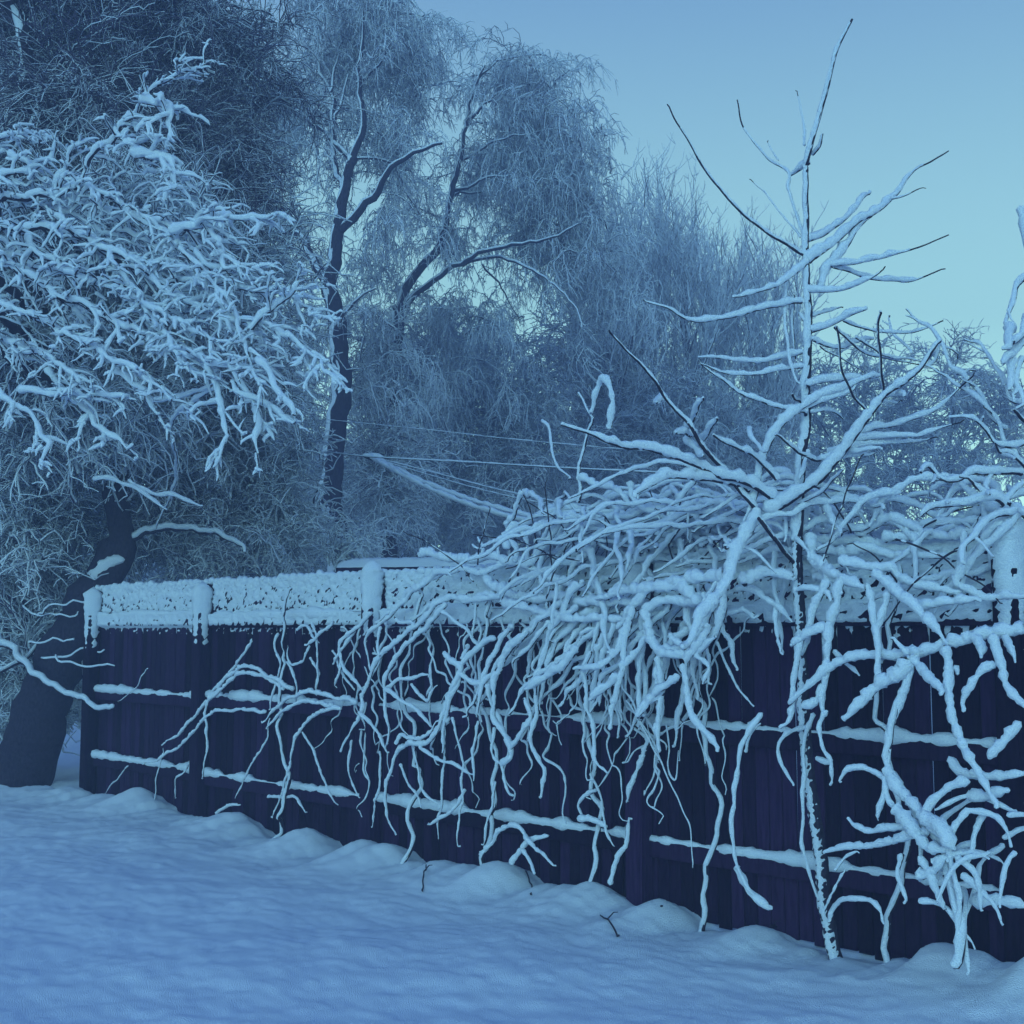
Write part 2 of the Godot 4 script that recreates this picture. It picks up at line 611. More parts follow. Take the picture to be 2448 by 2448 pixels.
# ==================================================================== fine twigs of the farther trees
# a spray of twigs, reused many times in a crown: surface 0 bark, surface 1 the snow on it
func twig_spray(kind: String, sd: int) -> ArrayMesh:
	var keep := rng.state
	rng.seed = sd
	heap = 2.1 if kind == "laden" else (0.9 if kind == "bare" else 1.65)
	var b := Buf.new()
	var sb := Buf.new()
	if kind == "weeping":
		var stem := curve(PackedVector3Array([Vector3(0, 0, 0), Vector3(0.35, 0.24, 0), Vector3(0.75, 0.34, 0.05), Vector3(1.1, 0.2, 0.0), Vector3(1.35, -0.12, 0.03)]), 0.12, 0.05)
		fine(b, sb, stem, 0.013, 0.004)
		for k in 26:
			var i := rng.randi_range(1, stem.size() - 1)
			var a := rng.randf() * TAU
			var out := Vector3(cos(a) * 0.55 + 0.35, rng.randf_range(-0.2, 0.7), sin(a) * 0.6)
			var len := rng.randf_range(0.35, 0.8)
			var tw := PackedVector3Array([stem[i], stem[i] + out * len * 0.35, stem[i] + out * len * 0.55 - UP * len * 0.25, stem[i] + out * len * 0.65 - UP * len * 0.75])
			tw = curve(tw, len * 0.2, 0.04)
			fine(b, sb, tw, 0.0055, 0.003)
			for q in 4:
				var j := rng.randi_range(1, tw.size() - 2)
				var e := tw[j] + Vector3(rng.randf_range(-0.5, 0.5), rng.randf_range(-0.9, 0.1), rng.randf_range(-0.5, 0.5)) * len * 0.45
				fine(b, sb, PackedVector3Array([tw[j], (tw[j] + e) / 2 + UP * 0.03, e]), 0.004, 0.0025)
	elif kind == "upright":
		var stem := curve(PackedVector3Array([Vector3(0, 0, 0), Vector3(0.05, 0.5, 0), Vector3(0.02, 1.0, 0.05), Vector3(0.1, 1.6, 0)]), 0.2, 0.05)
		fine(b, sb, stem, 0.016, 0.004)
		for k in 18:
			var i := rng.randi_range(1, stem.size() - 1)
			var a := rng.randf() * TAU
			var out := Vector3(cos(a) * 0.5, rng.randf_range(0.7, 1.0), sin(a) * 0.5)
			var len := rng.randf_range(0.3, 0.75)
			var tw := curve(PackedVector3Array([stem[i], stem[i] + out * len * 0.5 + Vector3(out.x, 0, out.z) * 0.08, stem[i] + out * len]), len * 0.25, 0.03)
			fine(b, sb, tw, 0.006, 0.003)
			for q in 3:
				var j := rng.randi_range(1, tw.size() - 1)
				var e := tw[j] + Vector3(rng.randf_range(-0.5, 0.5), rng.randf_range(0.2, 0.9), rng.randf_range(-0.5, 0.5)) * len * 0.5
				fine(b, sb, PackedVector3Array([tw[j], (tw[j] + e) / 2 - UP * 0.02, e]), 0.004, 0.0025)
	else:
		var stem := curve(PackedVector3Array([Vector3(0, 0, 0), Vector3(0.3, 0.12, 0), Vector3(0.6, 0.14, 0.06), Vector3(0.95, 0.05, 0.0)]), 0.1, 0.06)
		fine(b, sb, stem, 0.011, 0.005)
		for k in 22:
			var i := rng.randi_range(1, stem.size() - 1)
			var out := Vector3(rng.randf_range(0.1, 1.0), rng.randf_range(-0.7, 0.7), rng.randf_range(-0.8, 0.8)).normalized()
			var len := rng.randf_range(0.2, 0.5)
			var tw := curve(PackedVector3Array([stem[i], stem[i] + out * len * 0.5 + UP * 0.03, stem[i] + out * len - UP * len * 0.15]), len * 0.25, 0.04)
			fine(b, sb, tw, 0.006, 0.0035)
			for q in 3:
				var j := rng.randi_range(1, tw.size() - 1)
				var e := tw[j] + Vector3(rng.randf_range(-0.4, 0.9), rng.randf_range(-0.6, 0.6), rng.randf_range(-0.7, 0.7)) * len * 0.5
				fine(b, sb, PackedVector3Array([tw[j], (tw[j] + e) / 2 + UP * 0.015, e]), 0.0045, 0.003)
	rng.state = keep
	heap = 1.25
	var m := commit(b)
	var a2 := []
	a2.resize(Mesh.ARRAY_MAX)
	a2[Mesh.ARRAY_VERTEX] = sb.v
	a2[Mesh.ARRAY_NORMAL] = sb.n
	a2[Mesh.ARRAY_INDEX] = sb.ix
	m.add_surface_from_arrays(Mesh.PRIMITIVE_TRIANGLES, a2)
	m.surface_set_material(0, M.twig)
	m.surface_set_material(1, M.snow)
	return m

var heap := 1.25
func fine(b: Buf, sb: Buf, p: PackedVector3Array, r0: float, r1: float) -> void:
	var r := fade(p.size(), r0, r1)
	tube(b, p, r, 3)
	var q := PackedVector3Array()
	for i in p.size():
		q.append(p[i] + Vector3(-0.3, 0.8, 0.3) * r[i] * 0.72 * heap)
		r[i] *= heap
	tube(sb, q, r, 3)

var sprays := {}
var coat_share := 1.0
func spray_of(kind: String, k: int) -> ArrayMesh:
	var key := "%s%d" % [kind, k]
	if not sprays.has(key):
		sprays[key] = twig_spray(kind, 700 + k * 13 + kind.length())
	return sprays[key]

# fills clumps [px, py, rx, ry, depth, half depth, count, scale] with sprays that grow away from the axis
func crown(parent: Node3D, kind: String, clumps: Array, tilt: float) -> void:
	var lots := [[], [], []]
	var org := parent.global_position if parent.is_inside_tree() else parent.position
	for c in clumps:
		var mid := spot(c[0], c[1], c[4])
		var mx: float = c[2] / FOCAL * c[4]
		var my: float = c[3] / FOCAL * c[4]
		for k in c[6]:
			var d := Vector3(rng.randfn(), rng.randfn(), rng.randfn()).normalized() * pow(rng.randf(), 0.42)
			var at := mid + Vector3(d.x * mx, d.y * my, d.z * c[5])
			var yaw := atan2(-d.z * c[5], d.x * mx) + rng.randfn() * 0.7
			var sc: float = c[7] * rng.randf_range(0.65, 1.3)
			var bs := Basis(UP, yaw) * Basis(Vector3(0, 0, 1), rng.randfn() * tilt + (0.35 * d.y if kind != "upright" else -0.4 * absf(d.x))) * Basis(Vector3.RIGHT, rng.randfn() * tilt * 0.6)
			var start := at - bs.x * 0.55 * sc if kind != "upright" else at - UP * 0.7 * sc
			lots[rng.randi() % 3].append(Transform3D(bs.scaled(Vector3(sc, sc, sc)), start - org))
	for v in 3:
		if lots[v].is_empty():
			continue
		var mm := MultiMesh.new()
		mm.transform_format = MultiMesh.TRANSFORM_3D
		mm.mesh = spray_of(kind, v)
		mm.instance_count = lots[v].size()
		for i in lots[v].size():
			mm.set_instance_transform(i, lots[v][i])
		var o := MultiMeshInstance3D.new()
		o.name = "crown"
		o.multimesh = mm
		o.set_meta("kind", "stuff")
		parent.add_child(o, true)

func limb(parent: Node3D, called: String, pts: PackedVector3Array, r0: float, r1: float, snow: float, step := 0.14) -> void:
	var p := curve(pts, step, 0.05)
	var org := parent.position
	for i in p.size():
		p[i] -= org
	var r := fade(p.size(), r0, r1)
	var b := Buf.new()
	tube(b, p, r, 9 if r0 > 0.08 else 6, 0.12, true)
	var o := obj(called, b, M.bark, parent)
	if snow > 0.0:
		var sb := Buf.new()
		var rr := PackedFloat32Array()
		var q := PackedVector3Array()
		for i in p.size():
			var t := (p[mini(i + 1, p.size() - 1)] - p[maxi(i - 1, 0)]).normalized()
			var w := WIND - t * WIND.dot(t)
			var lv := clampf(w.length(), 0.0, 1.0)
			var k := r[i] * 0.62 + snow * lv * 0.5
			q.append(p[i] + w.normalized() * (r[i] + snow * lv - k))
			rr.append(k)
		tube(sb, q, rr, 7, 0.25, true)
		obj("snow", sb, M.snow, o)

func tree_at(label: String, px: float, d: float, called := "bare_tree") -> Node3D:
	var g := spot(px, 1508, d)
	return thing(called, label, "tree", Vector3(g.x, ground_y(g.x, g.z) - 0.08, g.z), "trees behind the fence")

func z2(a: Array) -> PackedVector2Array:
	return crop(600, 0, 0.4658, a)

func build_back_trees() -> void:
	# ---- the tall forked tree
	var d := 19.0
	var t := tree_at("tall dark forked tree with weeping twigs behind the fence's left part", 815, d, "weeping_tree")
	var foot := t.position
	limb(t, "trunk", PackedVector3Array([foot, spot(808, 1310, d), spot(790, 1200, d), spot(800, 1050, d), spot(818, 930, d), spot(812, 850, d), spot(806, 770, d), spot(786, 685, d)]), 0.21, 0.13, 0.02)
	var lim := [
		[[400, 1470, 340, 1370, 270, 1240, 200, 1160, 140, 1100, 60, 1030], 0.085, 0.03, 0.6],
		[[400, 1480, 430, 1300, 450, 1180, 470, 1050, 490, 900, 530, 810], 0.12, 0.07, 0.0],
		[[455, 1190, 560, 1080, 650, 980, 700, 890, 750, 830, 880, 760, 980, 735], 0.075, 0.02, -0.8],
		[[510, 830, 450, 750, 380, 680, 280, 600, 200, 540, 120, 460, 30, 370], 0.05, 0.015, 0.5],
		[[530, 805, 545, 720, 580, 640, 560, 480, 550, 350, 580, 200, 575, 60], 0.06, 0.012, -0.3],
		[[470, 970, 430, 860, 420, 740, 425, 620, 410, 480, 360, 380, 340, 250, 340, 100, 330, 0], 0.055, 0.012, 0.5],
		[[425, 620, 450, 560, 475, 490, 500, 380], 0.025, 0.01, 0.2],
		[[410, 470, 420, 380, 450, 290, 460, 180], 0.025, 0.008, 0.4],
		[[555, 430, 620, 370, 680, 300, 720, 220], 0.025, 0.008, -0.6],
		[[530, 820, 640, 815, 720, 830, 760, 900, 830, 1040], 0.025, 0.008, 0.4],
		[[460, 1620, 520, 1560, 580, 1500, 640, 1480], 0.03, 0.01, 0.5],
	]
	for l in lim:
		limb(t, "limb", lay(z2(l[0]), d, d + l[3]), l[1], l[2], 0.010)
	crown(t, "weeping", [
		[930, 120, 90, 120, d + 1.2, 1.3, 36, 0.95], [850, 130, 100, 130, d + 0.7, 1.3, 27, 0.95], [1000, 230, 70, 80, d + 0.7, 1.0, 15, 0.85], [780, 90, 70, 110, d + 0.7, 1.0, 14, 0.9],
		[700, 260, 70, 90, d + 0.7, 1.0, 12, 0.85], [650, 350, 70, 90, d + 0.7, 1.0, 10, 0.8], [900, 340, 90, 80, d + 0.7, 1.2, 15, 0.9], [960, 430, 90, 80, d + 0.7, 1.0, 14, 0.85],
		[700, 560, 70, 120, d + 1.7, 1.0, 15, 0.8], [880, 640, 90, 80, d + 1.7, 1.0, 12, 0.8], [890, 870, 60, 130, d + 1.0, 0.7, 18, 0.85], [940, 560, 70, 70, d + 0.7, 1.0, 6, 0.8], [730, 800, 50, 110, d + 1.7, 0.8, 14, 0.8],
	], 0.3)
	# ---- the leaning tree right of it
	d = 21.0
	t = tree_at("leaning weeping tree with one long arching limb, behind the wires", 930, d, "weeping_tree")
	limb(t, "trunk", PackedVector3Array([t.position, spot(925, 1200, d), spot(940, 1000, d), spot(945, 850, d), spot(952, 735, d)]), 0.19, 0.11, 0.015)
	for l in [
		[[755, 1580, 800, 1480, 830, 1430, 940, 1290, 1000, 1180, 1020, 1060, 1030, 980, 1070, 830, 1100, 650, 1130, 500, 1170, 380, 1200, 340], 0.085, 0.015, -0.4],
		[[790, 1570, 900, 1470, 1040, 1370, 1170, 1300, 1300, 1260, 1430, 1240, 1540, 1220, 1680, 1150], 0.06, 0.012, -1.2],
		[[1060, 1365, 1200, 1315, 1320, 1330, 1450, 1390, 1560, 1460, 1650, 1560, 1700, 1680], 0.035, 0.01, -1.5],
		[[1030, 990, 1120, 960, 1210, 915, 1330, 900], 0.03, 0.01, -0.8],
		[[1040, 1000, 1160, 985, 1260, 1000, 1330, 1050], 0.022, 0.008, 0.6],
		[[1110, 640, 1190, 540, 1290, 470, 1400, 440], 0.03, 0.008, -0.6],
		[[1160, 400, 1260, 320, 1350, 300, 1410, 280], 0.022, 0.006, -0.3],
		[[1180, 1360, 1270, 1450, 1330, 1540, 1380, 1660], 0.02, 0.008, 0.4],
		[[1070, 830, 1190, 760, 1300, 700, 1420, 690], 0.028, 0.008, -0.6],
	]:
		limb(t, "limb", lay(z2(l[0]), d, d + l[3]), l[1], l[2], 0.010)
	crown(t, "weeping", [
		[1220, 220, 90, 80, d + 0.7, 1.1, 24, 0.9], [1290, 280, 90, 100, d + 0.7, 1.2, 26, 0.95], [1320, 400, 100, 110, d + 0.7, 1.3, 27, 0.95], [1220, 380, 100, 110, d + 0.7, 1.2, 20, 0.9], [1390, 510, 90, 100, d + 0.7, 1.2, 24, 0.95],
		[1120, 430, 80, 90, d + 0.7, 1.0, 10, 0.85], [1280, 530, 110, 80, d + 0.7, 1.2, 20, 0.9], [1360, 640, 120, 90, d + 0.7, 1.3, 26, 0.95], [1440, 720, 80, 120, d + 0.7, 1.2, 20, 0.95], [1070, 580, 90, 70, d + 0.7, 1.0, 9, 0.8],
		[1150, 770, 150, 70, d + 0.7, 1.0, 12, 0.85], [1060, 820, 120, 110, d + 2.2, 1.2, 36, 0.9], [1020, 980, 130, 130, d + 2.2, 1.4, 48, 0.95],
	], 0.3)
	crown(t, "bushy", [[925, 1120, 90, 190, d - 0.7, 0.4, 50, 0.9], [930, 880, 70, 130, d - 0.5, 0.4, 26, 0.9]], 0.5)
	# ---- dense low trees that fill the middle
	var fill := [
		[1010, 27.0, 800, "round bushy bare tree behind the leaning weeping tree", [[990, 1010, 130, 200, 110, 1.1], [930, 1200, 130, 140, 70, 1.1], [1080, 1180, 120, 150, 70, 1.1]]],
		[1230, 25.0, 780, "bushy bare tree in the haze above the loose wires", [[1190, 950, 150, 150, 110, 1.1], [1260, 1130, 130, 150, 80, 1.1], [1150, 1200, 120, 110, 60, 1.0]]],
		[1440, 28.0, 700, "bushy bare tree in the haze beside the looped snowy cane", [[1420, 930, 130, 190, 110, 1.2], [1500, 1100, 130, 150, 80, 1.1], [1390, 1200, 120, 110, 60, 1.1]]],
		[1640, 27.0, 900, "low bushy bare tree in the haze left of the sapling's stem", [[1620, 1010, 130, 150, 90, 1.1], [1690, 1150, 130, 130, 60, 1.1]]],
		[700, 25.0, 900, "bushy bare tree in the haze left of the forked trunk", [[690, 1080, 140, 200, 80, 1.1], [760, 1230, 110, 110, 40, 1.1]]],
	]
	for f in fill:
		d = f[1]
		t = tree_at(f[3], f[0], d)
		var lean := rng.randf_range(-40, 40)
		limb(t, "trunk", PackedVector3Array([t.position, spot(f[0] + lean * 0.3, 1250, d), spot(f[0] + lean, f[2] + 140, d)]), 0.12, 0.05, 0.012)
		for k in 5:
			var a := rng.randf_range(-1, 1)
			limb(t, "limb", PackedVector3Array([spot(f[0] + lean * 0.4, 1220 - k * 40, d), spot(f[0] + lean * 0.4 + a * 70, 1130 - k * 50, d + rng.randf_range(-0.6, 0.6)), spot(f[0] + a * 160, 960 - k * 45, d + rng.randf_range(-1.2, 1.2))]), 0.04, 0.012, 0.012)
		var cl := []
		for c in f[4]:
			cl.append([c[0], c[1], c[2], c[3], d, 1.6, c[4], c[5]])
		crown(t, "bushy", cl, 0.5)
	# ---- slim upright trees, right of the middle
	var slim := [
		[1476, 27.0, 500, 80, "slim upright bare tree at the left of the pale upright row"],
		[1560, 29.0, 480, 90, "slim upright bare tree second in the pale upright row"],
		[1640, 27.0, 520, 100, "broad upright bare tree in the middle of the pale upright row"],
		[1720, 30.0, 560, 90, "slim upright bare tree just left of the sapling's top branches"],
		[1830, 28.0, 640, 90, "upright bare tree directly behind the sapling's stem"],
	]
	for f in slim:
		d = f[1]
		t = tree_at(f[4], f[0], d)
		limb(t, "trunk", PackedVector3Array([t.position, spot(f[0] + 8, 1150, d), spot(f[0], 900, d), spot(f[0] - 6, f[2] + 180, d)]), 0.10, 0.04, 0.012)
		for k in 7:
			var a := rng.randf_range(-1, 1)
			var y0 := rng.randf_range(f[2] + 260, 1050)
			limb(t, "limb", PackedVector3Array([spot(f[0], y0, d), spot(f[0] + a * 45, y0 - 120, d + rng.randf_range(-0.4, 0.4)), spot(f[0] + a * 80, maxf(f[2] + 60, y0 - 320), d + rng.randf_range(-0.8, 0.8))]), 0.03, 0.008, 0.01)
		crown(t, "upright", [[f[0], f[2] + 150, f[3], 150, d, 1.2, 34, 1.0], [f[0], f[2] + 330, f[3], 150, d, 1.2, 26, 1.0]], 0.25)
		crown(t, "bushy", [[f[0], 1080, 100, 150, d, 1.4, 46, 1.1]], 0.4)
	# ---- the far wood that closes the view
	var wood := Node3D.new()
	wood.name = "distant_wood"
	wood.position = Vector3(0, 0, -36)
	wood.set_meta("kind", "stuff")
	wood.set_meta("label", "hazy far wood closing the view low behind all the trees")
	wood.set_meta("category", "wood")
	add_child(wood)
	crown(wood, "bushy", [[0, 1300, 500, 230, 36.0, 2.5, 230, 2.0], [500, 1300, 450, 220, 37.0, 2.5, 230, 2.0], [1000, 1290, 450, 220, 36.0, 2.5, 230, 2.0], [1500, 1290, 450, 220, 37.0, 2.5, 230, 2.0], [2000, 1350, 450, 130, 39.0, 2.0, 130, 1.7], [2500, 1350, 450, 130, 39.0, 2.0, 130, 1.7]], 0.5)
	# ---- right-hand background
	for f in [
		[2080, 32.0, 860, "hazy bare tree right of the sapling, behind the utility pole", [[2060, 960, 110, 120, 25, 1.3], [2150, 1060, 110, 130, 29, 1.3], [2040, 1160, 120, 110, 25, 1.3]]],
		[2260, 30.0, 840, "hazy bare tree behind the snowy branches at the frame's right edge", [[2270, 960, 120, 130, 29, 1.3], [2230, 1130, 130, 120, 29, 1.3], [2390, 1080, 110, 150, 29, 1.3]]],
		[1950, 33.0, 840, "hazy bare tree close behind the sapling's lower branches", [[1940, 960, 110, 150, 29, 1.3], [1900, 1130, 120, 120, 25, 1.3]]],
	]:
		d = f[1]
		t = tree_at(f[3], f[0], d)
		limb(t, "trunk", PackedVector3Array([t.position, spot(f[0], 1220, d), spot(f[0] + 20, f[2] + 100, d)]), 0.10, 0.04, 0.012)
		for k in 5:
			var a := rng.randf_range(-1, 1)
			limb(t, "limb", PackedVector3Array([spot(f[0], 1230 - k * 30, d), spot(f[0] + a * 70, 1140 - k * 40, d), spot(f[0] + a * 170, 1000 - k * 30, d + rng.randf_range(-1, 1))]), 0.035, 0.01, 0.012)
		var cl := []
		for c in f[4]:
			cl.append([c[0], c[1], c[2], c[3], d, 1.4, c[4], c[5]])
		crown(t, "bushy", cl, 0.5)

# ==================================================================== the big snow-laden tree on the left
func z1(a: Array) -> PackedVector2Array:
	return crop(0, 0, 0.4658, a)

func z4(a: Array) -> PackedVector2Array:
	return crop(0, 900, 0.5693, a)

func build_left_tree() -> void:
	var base := spot(70, 1508, 12.1)
	var t := thing("snow_laden_tree", "big tree with heavy snow-laden boughs and a leaning dark trunk", "tree", Vector3(base.x, -0.05, base.z))
	var d := 12.1
	limb(t, "trunk", PackedVector3Array([spot(20, 1905, d), spot(65, 1800, d), spot(110, 1660, d), spot(150, 1560, d), spot(205, 1450, d), spot(255, 1370, d + 0.1), spot(285, 1310, d + 0.2)]), 0.30, 0.155, 0.0, 0.08)
	limb(t, "trunk", PackedVector3Array([spot(250, 1400, d), spot(292, 1310, d + 0.15), spot(282, 1230, d + 0.2), spot(275, 1140, d + 0.2), spot(262, 1000, d), spot(225, 820, d - 0.3), spot(190, 600, d - 0.5), spot(215, 380, d - 0.5), spot(235, 120, d - 0.4), spot(225, -40, d - 0.3)]), 0.125, 0.07, 0.0, 0.08)
	# snow lump on the bend of the trunk
	var lump := Buf.new()
	var pl := PackedVector3Array()
	for e in [[176, 1478], [196, 1440], [216, 1402], [236, 1370], [256, 1350], [276, 1340], [294, 1338]]:
		pl.append(spot(e[0], e[1], d - 0.02) - t.position)
	pl = curve(pl, 0.03, 0.02)
	var lr := PackedFloat32Array()
	for q in pl.size():
		lr.append(0.035 + 0.05 * sin(PI * pow(q / (pl.size() - 1.0), 1.6)) + 0.015 * soft.get_noise_2d(q * 0.5, 4.0))
	tube(lump, pl, lr, 10, 0.25, true)
	obj("snow", lump, M.snow, t)
	var dark := [
		[[480, 1000, 440, 620, 330, 520, 200, 490, 60, 490], 0.05, 0.02, 10.8], [[480, 180, 360, 60, 300, -20], 0.05, 0.03, 11.5],
		[[450, 800, 430, 650, 350, 530, 210, 480], 0.04, 0.03, 11.0], [[500, 250, 700, 330, 900, 260, 1100, 380], 0.035, 0.012, 11.4],
		[[60, 0, 130, 260, 140, 500, 120, 760], 0.06, 0.05, 10.5], [[500, -20, 490, 90, 510, 190], 0.03, 0.045, 11.4],
		[[900, -30, 1080, 80, 1250, 200, 1400, 320, 1520, 400], 0.035, 0.012, 13.0],
	]
	for l in dark:
		limb(t, "limb", lay(z1(l[0]), l[3], l[3]), l[1], l[2], 0.02, 0.1)
	limb(t, "limb", lay(z4([520, 690, 640, 650, 740, 632, 860, 650, 960, 672, 1030, 735]), 12.3, 11.8), 0.035, 0.014, 0.03, 0.06)
	for l in [[[225, 820, 60, 600, -58, 447], 8.6], [[222, 800, 40, 640, -70, 494], 8.3], [[235, 860, 60, 720, -70, 596], 8.2], [[245, 900, 60, 800, -70, 690], 8.2], [[255, 960, 70, 880, -70, 782], 8.3]]:
		var e: Array = l[0]
		limb(t, "limb", PackedVector3Array([spot(e[0], e[1], 11.8), spot(e[2], e[3], lerpf(11.8, l[1], 0.55)), spot(e[4], e[5], l[1])]), 0.055, 0.026, 0.02, 0.1)
	# near boughs under thick snow
	var near := [
		[[-120, 960, 0, 1000, 200, 1000, 450, 960, 640, 1060, 850, 1180, 980, 1290, 1130, 1380, 1300, 1400, 1380, 1415], 8.6, 7.4, 0.026, 0.034],
		[[640, 1090, 800, 1140, 950, 1190, 1050, 1110, 1130, 1080, 1180, 1050], 8.0, 7.9, 0.014, 0.032],
		[[900, 1200, 1050, 1160, 1150, 1120, 1280, 1110, 1420, 1110], 7.8, 7.6, 0.014, 0.036],
		[[440, 840, 560, 730, 680, 580, 780, 470, 900, 390, 1010, 350, 1050, 250], 8.3, 8.1, 0.016, 0.026],
		[[600, 660, 680, 730, 760, 710, 830, 680], 8.2, 8.0, 0.012, 0.03],
		[[680, 770, 790, 800, 870, 850, 900, 890, 930, 970], 8.0, 7.8, 0.012, 0.044],
		[[730, 520, 850, 530, 890, 600, 880, 710], 8.1, 7.9, 0.012, 0.04],
		[[-150, 1060, 0, 1150, 300, 1180, 600, 1300, 800, 1450, 1000, 1560, 1200, 1640, 1400, 1700, 1550, 1780, 1640, 1840, 1700, 1930], 8.3, 6.9, 0.026, 0.036],
		[[400, 1200, 750, 1400, 950, 1450, 1200, 1460, 1350, 1480, 1500, 1530, 1600, 1570, 1650, 1630], 8.0, 7.2, 0.02, 0.033],
		[[1290, 1660, 1400, 1590, 1500, 1540, 1560, 1440], 7.3, 7.2, 0.012, 0.028],
		[[-150, 1280, 0, 1350, 250, 1500, 500, 1600, 700, 1700, 900, 1780, 1050, 1850, 1250, 1900, 1330, 1980], 8.2, 7.0, 0.024, 0.034],
		[[-120, 730, 0, 710, 120, 690, 190, 680], 8.8, 8.6, 0.014, 0.034],
		[[-100, 920, 0, 900, 150, 880, 270, 800, 265, 690], 8.5, 8.4, 0.016, 0.036],
		[[280, 960, 360, 800, 370, 740], 8.4, 8.3, 0.012, 0.032],
		[[60, 800, 180, 880, 300, 1000, 420, 1050], 8.6, 8.3, 0.014, 0.034],
		[[-150, 1480, 0, 1550, 200, 1650, 400, 1750, 600, 1850, 750, 1930, 880, 2050], 8.2, 7.2, 0.022, 0.032],
		[[650, 1400, 760, 1600, 850, 1720, 950, 1850, 1020, 1960], 7.8, 7.2, 0.016, 0.03],
		[[-150, 1680, 0, 1720, 180, 1800, 350, 1900, 480, 2050], 8.3, 7.6, 0.02, 0.03],
		[[950, 1300, 1150, 1560, 1250, 1750, 1290, 1900], 7.6, 7.1, 0.014, 0.028],
		[[300, 1100, 500, 1250, 700, 1330, 900, 1350, 1050, 1420], 8.2, 7.7, 0.016, 0.032],
		[[150, 1250, 350, 1400, 600, 1480, 800, 1600, 1000, 1700, 1150, 1800], 8.1, 7.3, 0.018, 0.032],
		[[100, 1050, 300, 1080, 480, 1180, 700, 1220], 8.6, 8.3, 0.016, 0.03],
		[[-100, 1150, 150, 1350, 350, 1550, 500, 1750], 8.7, 8.2, 0.018, 0.03],
		[[500, 1000, 600, 1150, 850, 1300, 1000, 1420, 1100, 1500], 8.4, 7.8, 0.016, 0.03],
		[[600, 1500, 900, 1600, 1100, 1660, 1350, 1760, 1480, 1860], 8.0, 7.4, 0.016, 0.03],
		[[1100, 1180, 1120, 1250, 1160, 1310, 1180, 1380], 7.7, 7.5, 0.01, 0.036],
	]
	for l in near:
		var p := lay(z1(l[0]), l[1], l[2])
		for i in p.size():
			p[i] -= t.position
		spray_branch(t, "bough", p, l[3], 0.005, l[4], l[4] * 0.7, 0.045, 0.27, 0.3)
	var tips := [
		[[-60, 40, 0, 80, 100, 130, 170, 250, 200, 300, 180, 390], 7.9, 7.5], [[100, 60, 300, 80, 450, 95, 570, 100], 7.8, 7.5], [[480, -40, 590, 60, 640, 110, 670, 160], 7.6, 7.4],
		[[860, -60, 930, 100, 940, 180, 950, 280], 7.3, 7.1], [[980, -30, 1060, 130, 1090, 210, 1085, 320], 7.2, 7.0], [[960, 30, 1130, 150, 1240, 190], 7.2, 7.0],
		[[200, -40, 330, 120, 420, 210, 560, 290], 8.0, 7.6], [[1080, -60, 1180, 60, 1230, 160], 7.1, 6.9],
	]
	for l in tips:
		var p := lay(z4(l[0]), l[1], l[2])
		for i in p.size():
			p[i] -= t.position
		spray_branch(t, "bough", p, 0.012, 0.005, 0.03, 0.024, 0.12, 0.26, 0.4)
	# thin snowy shoots before the trunk
	for l in [[[900, 50, 740, 170, 725, 260, 745, 340, 730, 470, 650, 640], 9.5, 11.9], [[400, 430, 530, 450, 620, 500, 700, 560], 10.5, 10.2], [[540, 440, 640, 490, 760, 510, 850, 545], 10.4, 10.2], [[620, 110, 820, 70, 900, 30], 9.0, 8.6]]:
		var p := lay(z4(l[0]), l[1], l[2])
		for i in p.size():
			p[i] -= t.position
		branch(t, "bough", p, 0.010, 0.005, 0.020, 0.016, 0.7, 1.0, 0.04)
	# the finer crown behind the boughs
	crown(t, "bare", [
		[120, 100, 200, 170, 11.5, 1.4, 150, 0.95], [380, 120, 180, 160, 11.8, 1.4, 130, 0.95], [560, 200, 130, 130, 12.6, 1.2, 60, 0.95], [200, 350, 210, 150, 11.0, 1.3, 130, 0.9], [450, 380, 150, 130, 12.0, 1.3, 90, 0.9],
		[560, 470, 110, 110, 12.6, 1.2, 40, 0.9]
	], 0.6)
	crown(t, "bushy", [
		[420, 620, 170, 130, 11.6, 1.2, 70, 0.9], [160, 640, 200, 180, 11.0, 1.2, 100, 0.9], [560, 680, 130, 110, 12.4, 1.0, 40, 0.9], [140, 900, 220, 150, 11.2, 1.2, 110, 0.9],
		[430, 900, 180, 120, 11.8, 1.0, 60, 0.85], [600, 860, 100, 110, 12.6, 0.9, 30, 0.85], 	], 0.6)
	crown(t, "laden", [[530, 1060, 140, 110, 13.0, 0.9, 56, 0.75], [720, 1110, 50, 60, 13.0, 0.5, 8, 0.6], [330, 1080, 120, 100, 12.6, 0.9, 40, 0.8], [560, 900, 130, 120, 12.4, 0.8, 36, 0.8], [140, 1000, 180, 120, 11.4, 0.8, 60, 0.8], [300, 560, 200, 130, 10.2, 0.8, 40, 0.8]], 0.6)
	# thickets at the foot and behind the fence's end
	var th := thing("snowy_thicket", "tangled snowy thicket left of the leaning trunk", "shrub", spot(40, 1508, 12.9) * Vector3(1, 0, 1))
	limb(th, "stem", PackedVector3Array([th.position, spot(60, 1500, 12.6), spot(20, 1250, 12.4)]), 0.03, 0.012, 0.012, 0.08)
	limb(th, "stem", lay(z4([-30, 1090, 60, 1150, 130, 1240, 260, 1310, 380, 1380, 480, 1390]), 12.3, 10.9), 0.035, 0.012, 0.03, 0.06)
	limb(th, "stem", lay(z4([-30, 1240, 80, 1190, 160, 1140, 260, 1080]), 12.0, 12.4), 0.02, 0.01, 0.02, 0.06)
